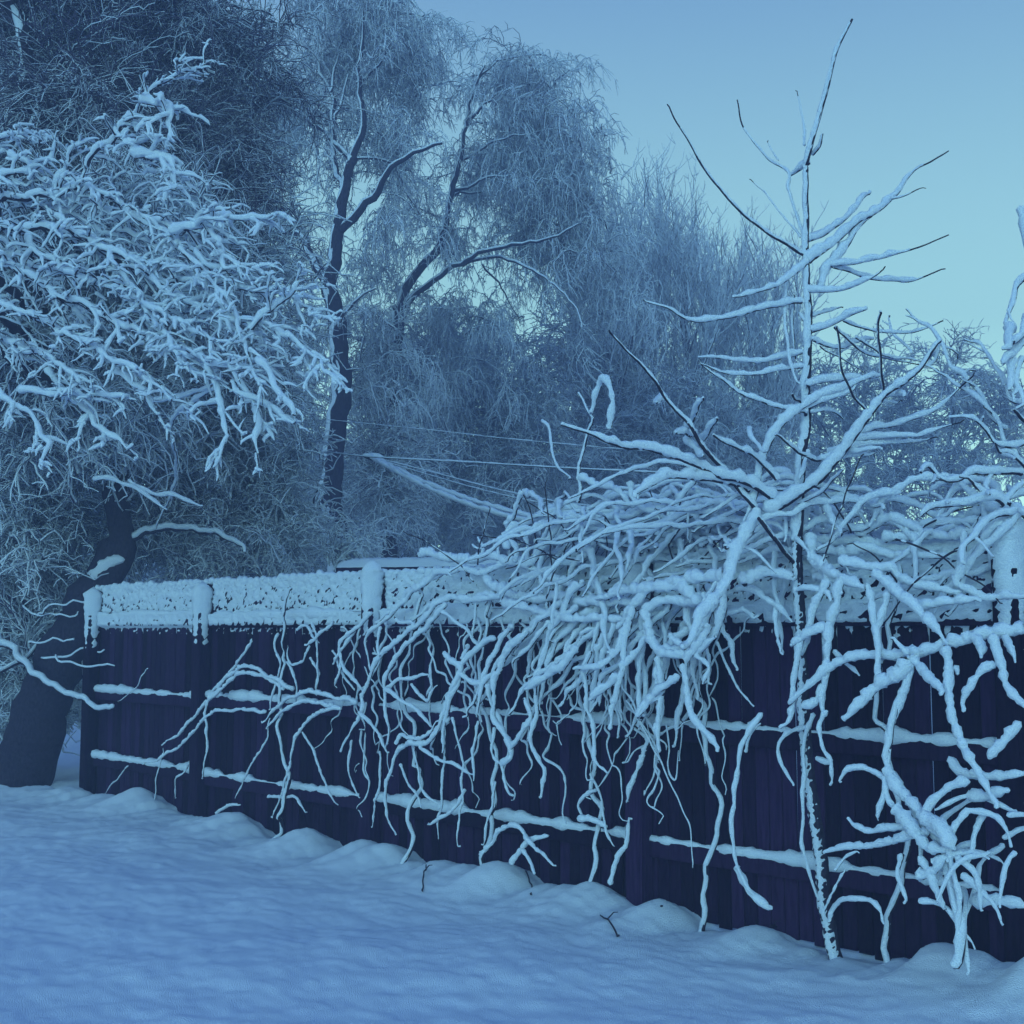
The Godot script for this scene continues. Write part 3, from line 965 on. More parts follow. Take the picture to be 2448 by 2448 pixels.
	for l in [[[150, 1000, 250, 960, 380, 940], 11.9], [[120, 1120, 220, 1110, 310, 1108], 11.8], [[190, 1180, 300, 1160, 440, 1150], 11.6], [[230, 1160, 330, 1215, 480, 1217], 11.5], [[100, 960, 200, 1010, 330, 990], 12.0]]:
		limb(th, "stem", lay(z4(l[0]), l[1], l[1] - 0.3), 0.008, 0.004, 0.012, 0.04)
	crown(th, "laden", [[60, 1120, 130, 110, 12.6, 0.9, 60, 0.8], [110, 1280, 150, 120, 12.9, 0.9, 70, 0.8], [60, 1430, 140, 110, 12.8, 0.8, 56, 0.8], [150, 1480, 90, 110, 13.2, 0.6, 30, 0.7], [20, 1640, 90, 170, 13.0, 0.6, 60, 0.8], [150, 1640, 80, 120, 13.4, 0.5, 36, 0.7]], 0.6)
	var tb := thing("snowy_thicket", "broad low thicket of snowy twigs above the fence's left bay", "shrub", spot(520, 1508, 13.6) * Vector3(1, 0, 1))
	for k in 6:
		limb(tb, "stem", PackedVector3Array([tb.position + Vector3(rng.randf_range(-0.6, 0.6), 0, 0), spot(400 + k * 60, 1360, 13.5), spot(360 + k * 80, 1160, 13.4)]), 0.03, 0.01, 0.014, 0.1)
	crown(tb, "laden", [[520, 1230, 190, 110, 13.4, 0.8, 90, 0.8], [660, 1280, 110, 70, 13.4, 0.7, 40, 0.7], [380, 1280, 100, 80, 13.2, 0.6, 30, 0.75], [820, 1325, 60, 20, 12.6, 0.3, 14, 0.45], [600, 1340, 200, 50, 13.0, 0.5, 40, 0.6]], 0.55)

# ==================================================================== the sapling
func z3(a: Array) -> PackedVector2Array:
	return crop(1400, 0, 0.5424, a)

func z6(a: Array) -> PackedVector2Array:
	return crop(1500, 800, 0.4907, a)

func z5(a: Array) -> PackedVector2Array:
	return crop(800, 800, 0.4658, a)

func z7(a: Array) -> PackedVector2Array:
	return crop(700, 1400, 0.4658, a)

func z8(a: Array) -> PackedVector2Array:
	return crop(1500, 1500, 0.4907, a)

func z9(a: Array) -> PackedVector2Array:
	return crop(1900, 600, 0.2836, a)

func z10(a: Array) -> PackedVector2Array:
	return crop(1900, 1148, 0.2857, a)

func z11(a: Array) -> PackedVector2Array:
	return crop(1100, 1150, 0.2588, a)

func z12(a: Array) -> PackedVector2Array:
	return crop(800, 1300, 0.2588, a)

func minus(p: PackedVector3Array, o: Vector3) -> PackedVector3Array:
	for i in p.size():
		p[i] -= o
	return p

func build_young_tree() -> void:
	var d := 5.95
	var foot := spot(1985, 2190, d)
	var t := thing("young_tree", "slender young tree with upswept snow-lined branches in front of the fence", "tree", foot)
	var trunk := PackedVector3Array()
	for p in [[2008, 2320], [1984, 2215], [1971, 2153], [1955, 2000], [1932, 1819], [1922, 1647], [1912, 1487], [1907, 1291], [1920, 1094], [1929, 1021], [1927, 947], [1932, 849], [1932, 759], [1926, 575], [1925, 396]]:
		trunk.append(spot(p[0], p[1], d))
	trunk = minus(trunk, foot)
	branch(t, "trunk", trunk.slice(0, 8), 0.036, 0.027, 0.026, 0.028, 1.0, 1.0, 0.012, 0.01, 0.0, 0.74)
	branch(t, "trunk", trunk.slice(7), 0.027, 0.013, 0.028, 0.018, 1.0, 1.0, 0.022, 0.01, 0.0, 0.85)
	branch(t, "leader", minus(lay(z3([968, 730, 985, 660, 1060, 400, 1110, 220, 1175, 85]), d, d - 0.15), foot), 0.013, 0.006, 0.017, 0.011, 0.6, 0.97, 0.025, 0.004)
	# [readings, depth change at the tip, r0, r1, snow0, snow1, how far the snow reaches]
	var up := [
		[[975, 1130, 860, 1065, 730, 975, 630, 880, 530, 750, 440, 605, 360, 460], -0.35, 0.009, 0.003, 0.014, 0.006, 0.9],
		[[965, 1060, 930, 960, 898, 830, 896, 765, 870, 732, 800, 690, 740, 620, 690, 530, 668, 440], 0.25, 0.008, 0.003, 0.011, 0.006, 0.85],
		[[985, 715, 945, 745, 905, 772], 0.1, 0.008, 0.006, 0.016, 0.014, 1.0],
		[[970, 650, 955, 540, 925, 400], 0.2, 0.005, 0.002, 0.008, 0.004, 0.9],
		[[995, 690, 1030, 650, 1045, 590], -0.1, 0.006, 0.004, 0.010, 0.008, 1.0],
		[[850, 705, 805, 620], 0.15, 0.003, 0.002, 0.004, 0.003, 0.9],
		[[945, 1040, 860, 940, 780, 850, 722, 790], 0.35, 0.004, 0.002, 0.006, 0.003, 0.9],
		[[980, 1060, 1060, 1020, 1160, 950, 1220, 880, 1255, 845], 0.3, 0.008, 0.006, 0.017, 0.015, 1.0],
		[[985, 1155, 1080, 1075, 1180, 995, 1290, 930, 1355, 870, 1410, 800, 1465, 740, 1530, 705, 1600, 665], 0.2, 0.012, 0.003, 0.026, 0.012, 0.85],
		[[1355, 875, 1430, 850, 1500, 830], 0.1, 0.004, 0.002, 0.007, 0.003, 0.6],
		[[1040, 1270, 1070, 1180, 1130, 1110, 1220, 985, 1265, 945], 0.1, 0.011, 0.007, 0.024, 0.02, 1.0],
		[[1075, 1165, 1200, 1155, 1320, 1130, 1430, 1100, 1520, 1070, 1600, 1035], -0.25, 0.007, 0.003, 0.016, 0.012, 0.7],
		[[1085, 1170, 1180, 1205, 1290, 1235, 1400, 1240, 1490, 1220, 1585, 1185], 0.25, 0.007, 0.003, 0.016, 0.013, 0.8],
		[[985, 1285, 1080, 1280, 1180, 1260, 1260, 1225, 1320, 1175], -0.2, 0.007, 0.003, 0.016, 0.012, 0.9],
		[[975, 1160, 930, 1195, 880, 1240, 800, 1275, 700, 1305, 650, 1310], -0.2, 0.008, 0.004, 0.016, 0.012, 1.0],
		[[950, 1330, 850, 1345, 740, 1375, 620, 1405, 500, 1415, 420, 1395, 340, 1355, 255, 1320], -0.3, 0.009, 0.003, 0.018, 0.010, 1.0],
		[[1000, 1460, 1080, 1440, 1160, 1400, 1240, 1360], -0.15, 0.010, 0.006, 0.020, 0.016, 1.0],
		[[1140, 1415, 1220, 1450, 1300, 1468, 1400, 1468, 1500, 1445, 1575, 1415], 0.2, 0.006, 0.003, 0.011, 0.008, 0.9],
		[[890, 1240, 885, 1400, 900, 1560, 940, 1690], -0.1, 0.006, 0.005, 0.010, 0.009, 1.0],
		[[915, 1300, 915, 1450, 925, 1580], 0.1, 0.005, 0.004, 0.009, 0.008, 1.0],
		[[940, 1380, 975, 1440], 0.0, 0.008, 0.006, 0.012, 0.010, 1.0],
		[[1100, 1440, 1180, 1520, 1260, 1570, 1400, 1590, 1480, 1610], 0.3, 0.006, 0.003, 0.012, 0.009, 0.9],
		[[985, 1400, 1040, 1380, 1135, 1355], 0.2, 0.006, 0.003, 0.012, 0.009, 0.9],
		[[960, 1560, 880, 1580, 760, 1600, 640, 1580, 500, 1575], 0.3, 0.008, 0.004, 0.016, 0.010, 1.0],
		[[960, 1620, 860, 1630, 700, 1650, 590, 1640, 510, 1605], -0.2, 0.007, 0.003, 0.014, 0.009, 1.0],
	]
	for l in up:
		branch(t, "branch", minus(lay(z3(l[0]), d, d + l[1]), foot), l[2], l[3], l[4], l[5], 0.85, l[6], 0.02, 0.012)
	var mid := [
		[[620, 840, 500, 700, 400, 580, 310, 460, 200, 320, 100, 200, 0, 80, -90, -20], -0.5, 0.013, 0.004, 0.022, 0.010, 0.97],
		[[190, 310, 165, 320, 145, 330], -0.3, 0.006, 0.004, 0.018, 0.016, 1.0], [[300, 450, 335, 380, 370, 310], -0.4, 0.007, 0.005, 0.017, 0.014, 1.0], [[330, 490, 290, 485, 240, 478], -0.4, 0.007, 0.005, 0.018, 0.015, 1.0],
		[[350, 530, 400, 480, 435, 410], -0.4, 0.007, 0.005, 0.018, 0.014, 1.0], [[300, 520, 340, 575, 370, 590], -0.4, 0.006, 0.005, 0.017, 0.014, 1.0],
		[[690, 870, 850, 770, 960, 670, 1060, 560, 1150, 440, 1250, 305, 1340, 240, 1440, 150, 1525, 30], -0.45, 0.019, 0.008, 0.032, 0.014, 1.0],
		[[1250, 300, 1245, 200, 1230, 60, 1225, -60, 1232, -110], -0.4, 0.006, 0.005, 0.007, 0.009, 1.0],
		[[1180, 380, 1110, 300, 1060, 200, 1040, 60, 1020, -40], -0.35, 0.006, 0.004, 0.009, 0.006, 1.0],
		[[1250, 310, 1310, 285, 1350, 300], -0.4, 0.006, 0.004, 0.018, 0.014, 1.0], [[1240, 330, 1290, 335, 1340, 325], -0.4, 0.004, 0.002, 0.010, 0.006, 0.8],
		[[1110, 485, 1200, 465, 1330, 440, 1450, 390, 1560, 310, 1690, 185], -0.2, 0.008, 0.003, 0.020, 0.010, 0.85],
		[[1080, 520, 1250, 500, 1400, 490, 1520, 455, 1640, 415], -0.3, 0.007, 0.003, 0.020, 0.010, 0.9], [[1050, 570, 1150, 545, 1330, 530, 1510, 500], -0.1, 0.007, 0.003, 0.020, 0.008, 0.9],
		[[840, 825, 930, 770, 1000, 700, 1050, 660], -0.4, 0.007, 0.004, 0.010, 0.008, 1.0], [[950, 610, 880, 600, 800, 550, 720, 490], -0.5, 0.008, 0.004, 0.013, 0.010, 1.0],
		[[620, 800, 650, 650, 690, 540, 740, 450, 830, 370, 950, 300, 1060, 265, 1200, 200], -0.1, 0.013, 0.005, 0.027, 0.018, 1.0],
		[[830, 380, 960, 320, 1060, 290, 1110, 250], -0.1, 0.008, 0.004, 0.020, 0.012, 1.0], [[880, 250, 1000, 225, 1120, 210, 1250, 190], 0.1, 0.008, 0.004, 0.022, 0.012, 1.0],
		[[870, 380, 680, 330, 560, 290, 490, 250, 420, 190, 355, 140], -0.2, 0.009, 0.003, 0.018, 0.010, 1.0],
		[[700, 800, 560, 720, 450, 680, 300, 620, 150, 570, 0, 550, -110, 515, -320, 440], -0.6, 0.015, 0.006, 0.034, 0.018, 1.0],
		[[720, 700, 620, 600, 540, 550, 470, 520, 420, 490], -0.3, 0.010, 0.005, 0.024, 0.015, 1.0],
		[[600, 760, 480, 720, 380, 700, 250, 700, 140, 720, 40, 790], -0.5, 0.012, 0.006, 0.030, 0.024, 1.0],
		[[880, 560, 860, 660, 840, 700], -0.1, 0.007, 0.005, 0.012, 0.010, 1.0], [[860, 350, 880, 440, 870, 520], 0.1, 0.009, 0.008, 0.014, 0.012, 1.0], [[810, 290, 845, 330], 0.1, 0.006, 0.006, 0.009, 0.009, 1.0],
		[[900, 380, 1000, 380, 1050, 410], 0.1, 0.005, 0.003, 0.014, 0.010, 1.0], [[950, 620, 1080, 600, 1200, 580], -0.2, 0.007, 0.004, 0.020, 0.012, 1.0], [[1000, 570, 1100, 570, 1240, 560], -0.3, 0.006, 0.004, 0.018, 0.010, 1.0],
		[[590, 470, 600, 510, 650, 550, 680, 570], -0.3, 0.005, 0.004, 0.011, 0.010, 1.0], [[930, 60, 1060, 120, 1150, 185], 0.3, 0.004, 0.002, 0.006, 0.003, 1.0], [[900, 20, 1000, 70, 1100, 40, 1200, 20], 0.2, 0.006, 0.004, 0.015, 0.012, 1.0],
		[[1110, 10, 1200, 80, 1300, 120, 1440, 130], 0.3, 0.005, 0.003, 0.010, 0.006, 1.0],
	]
	for l in mid:
		branch(t, "branch", minus(lay(z6(l[0]), d - 0.05, d + l[1]), foot), l[2], l[3], l[4], l[5], 0.8, l[6], 0.02, 0.014)
	branch(t, "branch", minus(lay(z6([640, 870, 570, 990, 530, 1100, 480, 1200, 400, 1330, 330, 1440, 270, 1530]), d - 0.1, d - 0.5), foot), 0.015, 0.008, 0.030, 0.026, 0.6, 1.0, 0.02, 0.02)
	branch(t, "branch", minus(lay(z6([640, 890, 710, 990, 770, 1060, 815, 1120]), d - 0.2, d), foot), 0.010, 0.010, 0.013, 0.012, 0.8, 1.0, 0.02, 0.01)
	# the ring of snow and shoots at the foot
	for l in [[[650, 430, 560, 600, 520, 760, 515, 950, 530, 1150, 600, 1290, 700, 1370], 0.008, 0.013], [[525, 1160, 600, 1290, 700, 1370], 0.009, 0.024], [[905, 420, 870, 560, 850, 760, 850, 950, 880, 1150, 930, 1320], 0.009, 0.012], [[890, 470, 800, 500, 735, 570, 755, 670, 810, 770], 0.008, 0.012], [[930, 640, 970, 660, 1000, 650], 0.006, 0.014]]:
		branch(t, "shoot", minus(lay(z8(l[0]), d - 0.05, d - 0.12), foot), l[1], l[1] * 0.6, l[2], l[2], 0.6, 1.0, 0.02, 0.02)

# ==================================================================== the vine thicket over the fence
func build_vines() -> void:
	coat_share = 0.88
	var root := on_fence(6.4, 0.0, 0.25)
	var t := thing("climbing_vine", "thick snow-coated vine tangled over the fence and hanging down its front", "vine", root)
	# [crop, readings, off the fence at the start, at the end, stem radius, snow radius]
	var traced := [
		# arches on top
		[z5([1960, 770, 1850, 735, 1740, 740, 1640, 790, 1560, 840]), 0.0, 0.2, 0.010, 0.028], [z5([900, 1090, 890, 1040, 930, 990, 1040, 930, 1150, 905, 1250, 910, 1360, 940]), 0.25, 0.0, 0.011, 0.030],
		[z5([1000, 1190, 1080, 1080, 1160, 960, 1210, 930, 1300, 920]), 0.3, 0.2, 0.010, 0.032], [z5([930, 1160, 920, 1090, 890, 1040]), 0.28, 0.25, 0.009, 0.028], [z5([965, 1015, 995, 1080, 990, 1170]), 0.3, 0.25, 0.008, 0.022],
		[z5([440, 1130, 650, 1155, 850, 1160, 980, 1190, 1100, 1250, 1250, 1310, 1400, 1380]), 0.1, 0.4, 0.012, 0.032], [z5([740, 1225, 800, 1280, 900, 1330, 1000, 1350, 1200, 1370, 1450, 1385, 1700, 1380]), 0.2, 0.5, 0.013, 0.034],
		[z5([860, 1375, 1000, 1420, 1150, 1450, 1300, 1470, 1450, 1460, 1560, 1425]), 0.45, 0.55, 0.011, 0.028], [z5([890, 1165, 800, 1210, 740, 1230, 620, 1215, 500, 1260, 400, 1320, 300, 1400, 220, 1490]), 0.25, 0.3, 0.010, 0.026],
		[z5([850, 1360, 700, 1355, 560, 1360, 480, 1400, 400, 1480]), 0.35, 0.3, 0.009, 0.022], [z5([1250, 750, 1330, 765, 1430, 790, 1500, 830, 1545, 880]), 0.1, 0.1, 0.009, 0.026], [z5([1530, 770, 1550, 860, 1620, 900, 1720, 900]), 0.1, 0.1, 0.009, 0.028],
		[z5([1415, 470, 1440, 370, 1430, 280, 1400, 245, 1360, 310, 1320, 400]), 0.2, 0.15, 0.009, 0.030], [z5([1260, 850, 1265, 700, 1290, 560, 1320, 450, 1310, 400, 1255, 300]), 0.1, 0.15, 0.010, 0.012], [z5([1075, 430, 1110, 520, 1150, 670, 1200, 740]), -0.6, -0.4, 0.010, 0.012],
		[z5([770, 1140, 765, 1080, 735, 1040]), 0.25, 0.25, 0.006, 0.017], [z5([828, 1145, 825, 1090]), 0.25, 0.25, 0.006, 0.014], [z5([700, 1080, 720, 1090, 765, 1085]), 0.25, 0.25, 0.004, 0.010],
		[z6([560, 1215, 640, 1180, 720, 1170, 820, 1190]), 0.6, 0.45, 0.013, 0.036], [z6([480, 1180, 300, 1215, 150, 1245, 0, 1265, -150, 1290]), 0.6, 0.55, 0.012, 0.034], [z6([350, 1310, 250, 1240, 130, 1240, 20, 1340, -40, 1430]), 0.6, 0.6, 0.012, 0.034],
		[z6([400, 1300, 300, 1290, 180, 1310, 60, 1360]), 0.55, 0.6, 0.012, 0.036],
		[z6([480, 1180, 430, 1330, 350, 1450, 280, 1540, 180, 1560, 110, 1500]), 0.6, 0.65, 0.011, 0.030], [z6([475, 1240, 440, 1440, 380, 1520, 310, 1560]), 0.6, 0.65, 0.011, 0.030],
		[z6([850, 1000, 1050, 1000, 1200, 1030, 1350, 1050, 1600, 1040]), 0.1, 0.0, 0.012, 0.032], [z6([850, 1060, 1100, 1060, 1350, 1080, 1570, 1090]), 0.2, 0.1, 0.012, 0.032], [z6([1130, 985, 1200, 930, 1270, 910, 1360, 940, 1450, 995]), 0.1, 0.1, 0.010, 0.028],
		[z6([1350, 965, 1550, 930, 1750, 905, 1950, 900]), 0.0, 0.0, 0.010, 0.026], [z6([1250, 1010, 1450, 1000, 1650, 980, 1900, 960]), 0.1, 0.05, 0.010, 0.028], [z6([900, 1010, 920, 1100, 980, 1150, 1060, 1180]), 0.3, 0.5, 0.011, 0.032],
		[z6([900, 1090, 990, 1180, 1080, 1215, 1160, 1240]), 0.4, 0.5, 0.011, 0.032], [z6([1050, 1130, 1180, 1140, 1270, 1150, 1350, 1200, 1480, 1240, 1610, 1265]), 0.45, 0.35, 0.011, 0.030], [z6([1200, 1180, 1290, 1260, 1380, 1330, 1480, 1420, 1560, 1510]), 0.5, 0.55, 0.011, 0.030],
		[z6([1270, 1210, 1330, 1280, 1400, 1310, 1550, 1310, 1720, 1300]), 0.5, 0.4, 0.010, 0.028], [z6([1050, 1200, 1010, 1330, 990, 1450, 970, 1600, 960, 1720]), 0.5, 0.55, 0.011, 0.030], [z6([1170, 1210, 1200, 1330, 1215, 1450, 1220, 1600]), 0.5, 0.55, 0.010, 0.026],
		[z6([1280, 1270, 1240, 1390, 1210, 1470]), 0.5, 0.55, 0.009, 0.024], [z6([980, 1230, 920, 1340, 890, 1440, 850, 1560]), 0.5, 0.55, 0.010, 0.028], [z6([1640, 960, 1640, 1150, 1615, 1230, 1690, 1270, 1800, 1275, 1960, 1265]), 0.35, 0.3, 0.010, 0.026],
		[z6([830, 1240, 920, 1240, 970, 1260, 990, 1300]), 0.5, 0.55, 0.008, 0.018], [z6([500, 1350, 580, 1340, 640, 1370]), 0.4, 0.4, 0.007, 0.018], [z6([540, 1240, 640, 1270, 740, 1330, 800, 1400]), 0.45, 0.4, 0.009, 0.022],
		# hanging in front
		[z12([1330, 260, 1100, 265, 950, 310, 800, 400, 660, 480, 560, 610, 450, 740, 330, 850, 280, 950, 300, 1080, 335, 1200]), 0.25, 0.35, 0.009, 0.020], [z12([1480, 470, 1300, 510, 1100, 510, 950, 570, 820, 700, 650, 850, 480, 1010, 410, 1120, 310, 1310, 240, 1440, 260, 1560, 180, 1720, 60, 1920]), 0.3, 0.5, 0.010, 0.022],
		[z12([1050, 580, 900, 730, 760, 850, 650, 950, 540, 1100, 480, 1260, 460, 1360, 450, 1500, 490, 1700, 490, 1850]), 0.35, 0.5, 0.009, 0.020], [z12([470, 1330, 600, 1440, 750, 1560, 900, 1690]), 0.5, 0.4, 0.008, 0.018], [z12([240, 1560, 330, 1700, 430, 1830, 500, 1930]), 0.5, 0.45, 0.007, 0.016],
		[z12([430, 760, 410, 900, 420, 1030]), 0.4, 0.45, 0.007, 0.017], [z12([560, 690, 640, 720, 740, 740]), 0.35, 0.4, 0.006, 0.015], [z12([980, 660, 1080, 680, 1180, 770, 1260, 880, 1350, 950]), 0.35, 0.3, 0.007, 0.016], [z12([1310, 560, 1290, 720, 1280, 860]), 0.35, 0.35, 0.006, 0.013],
		[z12([330, 660, 200, 770, 100, 880, 60, 1000, 80, 1150, 200, 1300, 270, 1400]), 0.3, 0.4, 0.008, 0.018], [z12([70, 1000, 70, 1200, 20, 1330]), 0.35, 0.35, 0.006, 0.013], [z12([510, 1340, 580, 1270, 700, 1240, 870, 1230]), 0.45, 0.4, 0.008, 0.017], [z12([870, 1110, 885, 1230, 900, 1330, 870, 1430]), 0.35, 0.35, 0.006, 0.012],
		[z12([690, 1310, 800, 1390, 880, 1440, 950, 1310]), 0.4, 0.35, 0.007, 0.014], [z12([1030, 1030, 1100, 1080, 1170, 1160, 1130, 1290, 1020, 1470, 980, 1600, 940, 1760]), 0.5, 0.55, 0.010, 0.024], [z12([1480, 880, 1350, 960, 1250, 1060, 1170, 1160]), 0.4, 0.5, 0.009, 0.022],
		[z12([1180, 1220, 1300, 1280, 1420, 1260, 1500, 1180, 1600, 1050]), 0.5, 0.5, 0.009, 0.022], [z12([1640, 800, 1520, 930, 1440, 1080, 1390, 1250, 1370, 1400, 1320, 1560]), 0.5, 0.55, 0.010, 0.024], [z12([1160, 1240, 1090, 1450, 1030, 1620, 1010, 1800, 1000, 1930]), 0.52, 0.5, 0.009, 0.020],
		[z12([1450, 1330, 1480, 1540, 1540, 1720, 1600, 1830]), 0.5, 0.5, 0.009, 0.022], [z12([1250, 940, 1190, 1010, 1170, 1060]), 0.5, 0.5, 0.007, 0.020], [z12([560, 1850, 630, 1750, 700, 1800, 800, 1800, 900, 1740, 960, 1640]), 0.5, 0.5, 0.007, 0.015],
		[z7([790, 620, 780, 800, 770, 950, 760, 1100, 750, 1300]), 0.5, 0.35, 0.007, 0.014], [z7([800, 690, 700, 790, 600, 820, 530, 870, 500, 960, 480, 1080, 490, 1190, 530, 1280]), 0.5, 0.4, 0.009, 0.020], [z7([650, 830, 760, 890, 850, 940, 930, 970]), 0.5, 0.45, 0.007, 0.014],
		[z7([1200, 240, 1100, 360, 1040, 480, 1030, 600, 1050, 700, 1110, 800, 1130, 880, 1090, 930, 1100, 1000, 1130, 1080]), 0.55, 0.5, 0.011, 0.026], [z7([1470, 330, 1380, 430, 1280, 490, 1200, 530]), 0.65, 0.7, 0.011, 0.030], [z7([1540, 340, 1510, 450, 1515, 600, 1540, 750, 1545, 880, 1570, 930, 1615, 965]), 0.65, 0.6, 0.009, 0.020],
		[z7([1760, 120, 1710, 250, 1680, 340, 1620, 400, 1540, 430, 1440, 430]), 0.65, 0.75, 0.010, 0.026], [z7([1740, 180, 1700, 350, 1690, 450, 1670, 560, 1640, 650, 1630, 740]), 0.65, 0.7, 0.011, 0.028], [z7([1680, 480, 1610, 530, 1530, 590]), 0.7, 0.75, 0.008, 0.026],
		[z7([1815, 180, 1800, 290, 1740, 380, 1690, 440]), 0.6, 0.7, 0.009, 0.022], [z7([1820, 130, 1850, 280, 1900, 380, 1890, 500, 1900, 650, 1880, 740, 1885, 850]), 0.6, 0.7, 0.010, 0.028], [z7([1910, 540, 1830, 600, 1770, 675]), 0.7, 0.75, 0.010, 0.030],
		[z7([1240, 560, 1250, 700, 1230, 800, 1260, 900, 1285, 960, 1270, 1090]), 0.6, 0.55, 0.009, 0.022], [z7([1190, 580, 1210, 700, 1160, 780, 1110, 840]), 0.6, 0.55, 0.009, 0.024], [z7([960, 700, 940, 850, 930, 1000]), 0.5, 0.5, 0.006, 0.014], [z7([820, 680, 860, 850, 880, 960, 870, 1100, 860, 1340]), 0.5, 0.35, 0.006, 0.013],
		[z7([1040, 720, 1040, 870, 1080, 920]), 0.5, 0.5, 0.006, 0.014], [z7([560, 920, 610, 1030, 660, 1140]), 0.45, 0.4, 0.006, 0.013], [z7([640, 830, 650, 980, 690, 1080, 750, 1150]), 0.45, 0.4, 0.006, 0.012], [z7([1040, 1000, 1030, 1100, 1000, 1220, 970, 1330]), 0.45, 0.35, 0.006, 0.013],
		[z7([880, 1060, 820, 1150, 760, 1200, 700, 1220]), 0.4, 0.4, 0.006, 0.014], [z7([440, 850, 445, 1000, 430, 1130, 405, 1240]), 0.45, 0.3, 0.006, 0.013], [z7([310, 790, 300, 900, 310, 1000, 345, 1090]), 0.4, 0.35, 0.006, 0.013],
		[z7([970, 1395, 1020, 1320, 1080, 1270, 1150, 1245, 1220, 1310, 1290, 1370, 1350, 1440]), 0.35, 0.45, 0.008, 0.018], [z7([1120, 1430, 1160, 1370, 1230, 1310, 1310, 1285]), 0.45, 0.35, 0.008, 0.020], [z7([1170, 1375, 1220, 1430, 1245, 1475]), 0.45, 0.5, 0.006, 0.014],
		[z7([1840, 780, 1780, 910, 1740, 1000, 1720, 1110]), 0.3, 0.25, 0.012, 0.022], [z7([1640, 1530, 1670, 1420, 1720, 1310, 1740, 1200]), 0.4, 0.25, 0.011, 0.018], [z7([1560, 1050, 1500, 1080, 1465, 1130, 1490, 1200]), 0.3, 0.3, 0.006, 0.013], [z7([1540, 970, 1570, 1100, 1620, 1260, 1650, 1340]), 0.35, 0.3, 0.006, 0.012],
		[z7([1460, 1200, 1540, 1215, 1610, 1240]), 0.3, 0.3, 0.010, 0.024], [z7([1780, 690, 1840, 800, 1900, 930]), 0.5, 0.45, 0.005, 0.007], [z7([1580, 330, 1640, 420, 1720, 560, 1790, 690]), 0.45, 0.5, 0.006, 0.008],
		# left end, over the second bay
		[z4([1230, 1315, 1120, 1250, 1030, 1220, 940, 1280, 880, 1370, 870, 1450, 880, 1560, 850, 1690]), 0.3, 0.4, 0.007, 0.018], [z4([1190, 1310, 1080, 1250, 1000, 1260, 900, 1340, 850, 1390, 770, 1480, 680, 1550]), 0.3, 0.4, 0.007, 0.018], [z4([1110, 1410, 980, 1400, 870, 1430, 770, 1540, 690, 1590, 600, 1630]), 0.35, 0.45, 0.006, 0.015],
		[z4([1055, 1110, 1010, 1190, 940, 1270, 880, 1340]), 0.25, 0.35, 0.006, 0.014], [z4([1160, 1080, 1150, 1150, 1170, 1210, 1150, 1300, 1130, 1400]), 0.25, 0.35, 0.006, 0.014], [z4([1140, 1440, 1110, 1540, 1050, 1650, 990, 1770]), 0.35, 0.3, 0.005, 0.011], [z4([1440, 1400, 1330, 1420, 1260, 1500, 1220, 1620, 1190, 1740, 1140, 1850]), 0.4, 0.35, 0.007, 0.016],
		[z4([1310, 1020, 1330, 1150, 1330, 1300]), 0.3, 0.35, 0.005, 0.012], [z4([1400, 1030, 1330, 1110, 1280, 1130]), 0.3, 0.35, 0.007, 0.016], [z4([1500, 1050, 1450, 1130, 1400, 1210]), 0.3, 0.35, 0.007, 0.017], [z4([1310, 1130, 1270, 1200, 1220, 1200, 1210, 1130]), 0.3, 0.3, 0.005, 0.012],
		[z4([1500, 1370, 1380, 1350, 1280, 1330, 1180, 1380, 1100, 1450]), 0.4, 0.35, 0.008, 0.019], [z4([1400, 1390, 1280, 1360, 1180, 1420, 1120, 1480]), 0.42, 0.4, 0.007, 0.017], [z4([910, 1835, 960, 1800, 1010, 1800]), 0.35, 0.3, 0.006, 0.014], [z4([1120, 1760, 1230, 1770, 1290, 1830]), 0.3, 0.35, 0.006, 0.013],
		[z4([690, 1570, 660, 1690, 645, 1800]), 0.45, 0.4, 0.004, 0.009], [z4([800, 1640, 745, 1700, 740, 1770]), 0.35, 0.35, 0.005, 0.010], [z4([630, 1225, 560, 1310, 500, 1370]), 0.2, 0.25, 0.003, 0.006], [z4([545, 1640, 490, 1690, 440, 1750]), 0.25, 0.3, 0.003, 0.007], [z4([1280, 1500, 1320, 1600, 1370, 1700, 1420, 1800]), 0.35, 0.3, 0.006, 0.013],
		[z4([1210, 1200, 1250, 1280, 1240, 1380]), 0.3, 0.3, 0.006, 0.013], [z4([1400, 1150, 1430, 1230, 1490, 1310]), 0.3, 0.35, 0.005, 0.012], [z4([1240, 1060, 1290, 1050, 1340, 1120]), 0.3, 0.3, 0.006, 0.013], [z4([1310, 1180, 1340, 1260, 1330, 1340]), 0.3, 0.3, 0.006, 0.013],
	]
	for l in traced:
		var p := minus(lay_on_fence(l[0], l[1], l[2]), root)
		branch(t, "cane", p, l[3], l[3] * 0.5, l[4], l[4] * 0.75, 0.72, 1.0, 0.013, 0.025)
	# canes between those that can be read one by one
	for k in 165:
		var s := rng.randf_range(5.4, 7.2)
		if k % 6 == 0:
			s = rng.randf_range(7.6, 9.2)
		var h := rng.randf_range(1.68, 2.02) + 0.16 * exp(-pow((s - 6.0) / 0.9, 2.0))
		var way := -1.0 if rng.randf() < 0.68 else 1.0
		var len := rng.randf_range(0.35, 1.05)
		if way < 0.0:
			s += len * 0.95
		var hang := rng.randf_range(0.0, 0.75) * rng.randf()
		var start := on_fence(s, h, rng.randf_range(-0.35, 0.10))
		var along := (FENCE_WAY * way + FENCE_FRONT * rng.randf_range(-0.5, 0.9)).normalized()
		var rise := rng.randf_range(-0.05, 0.22)
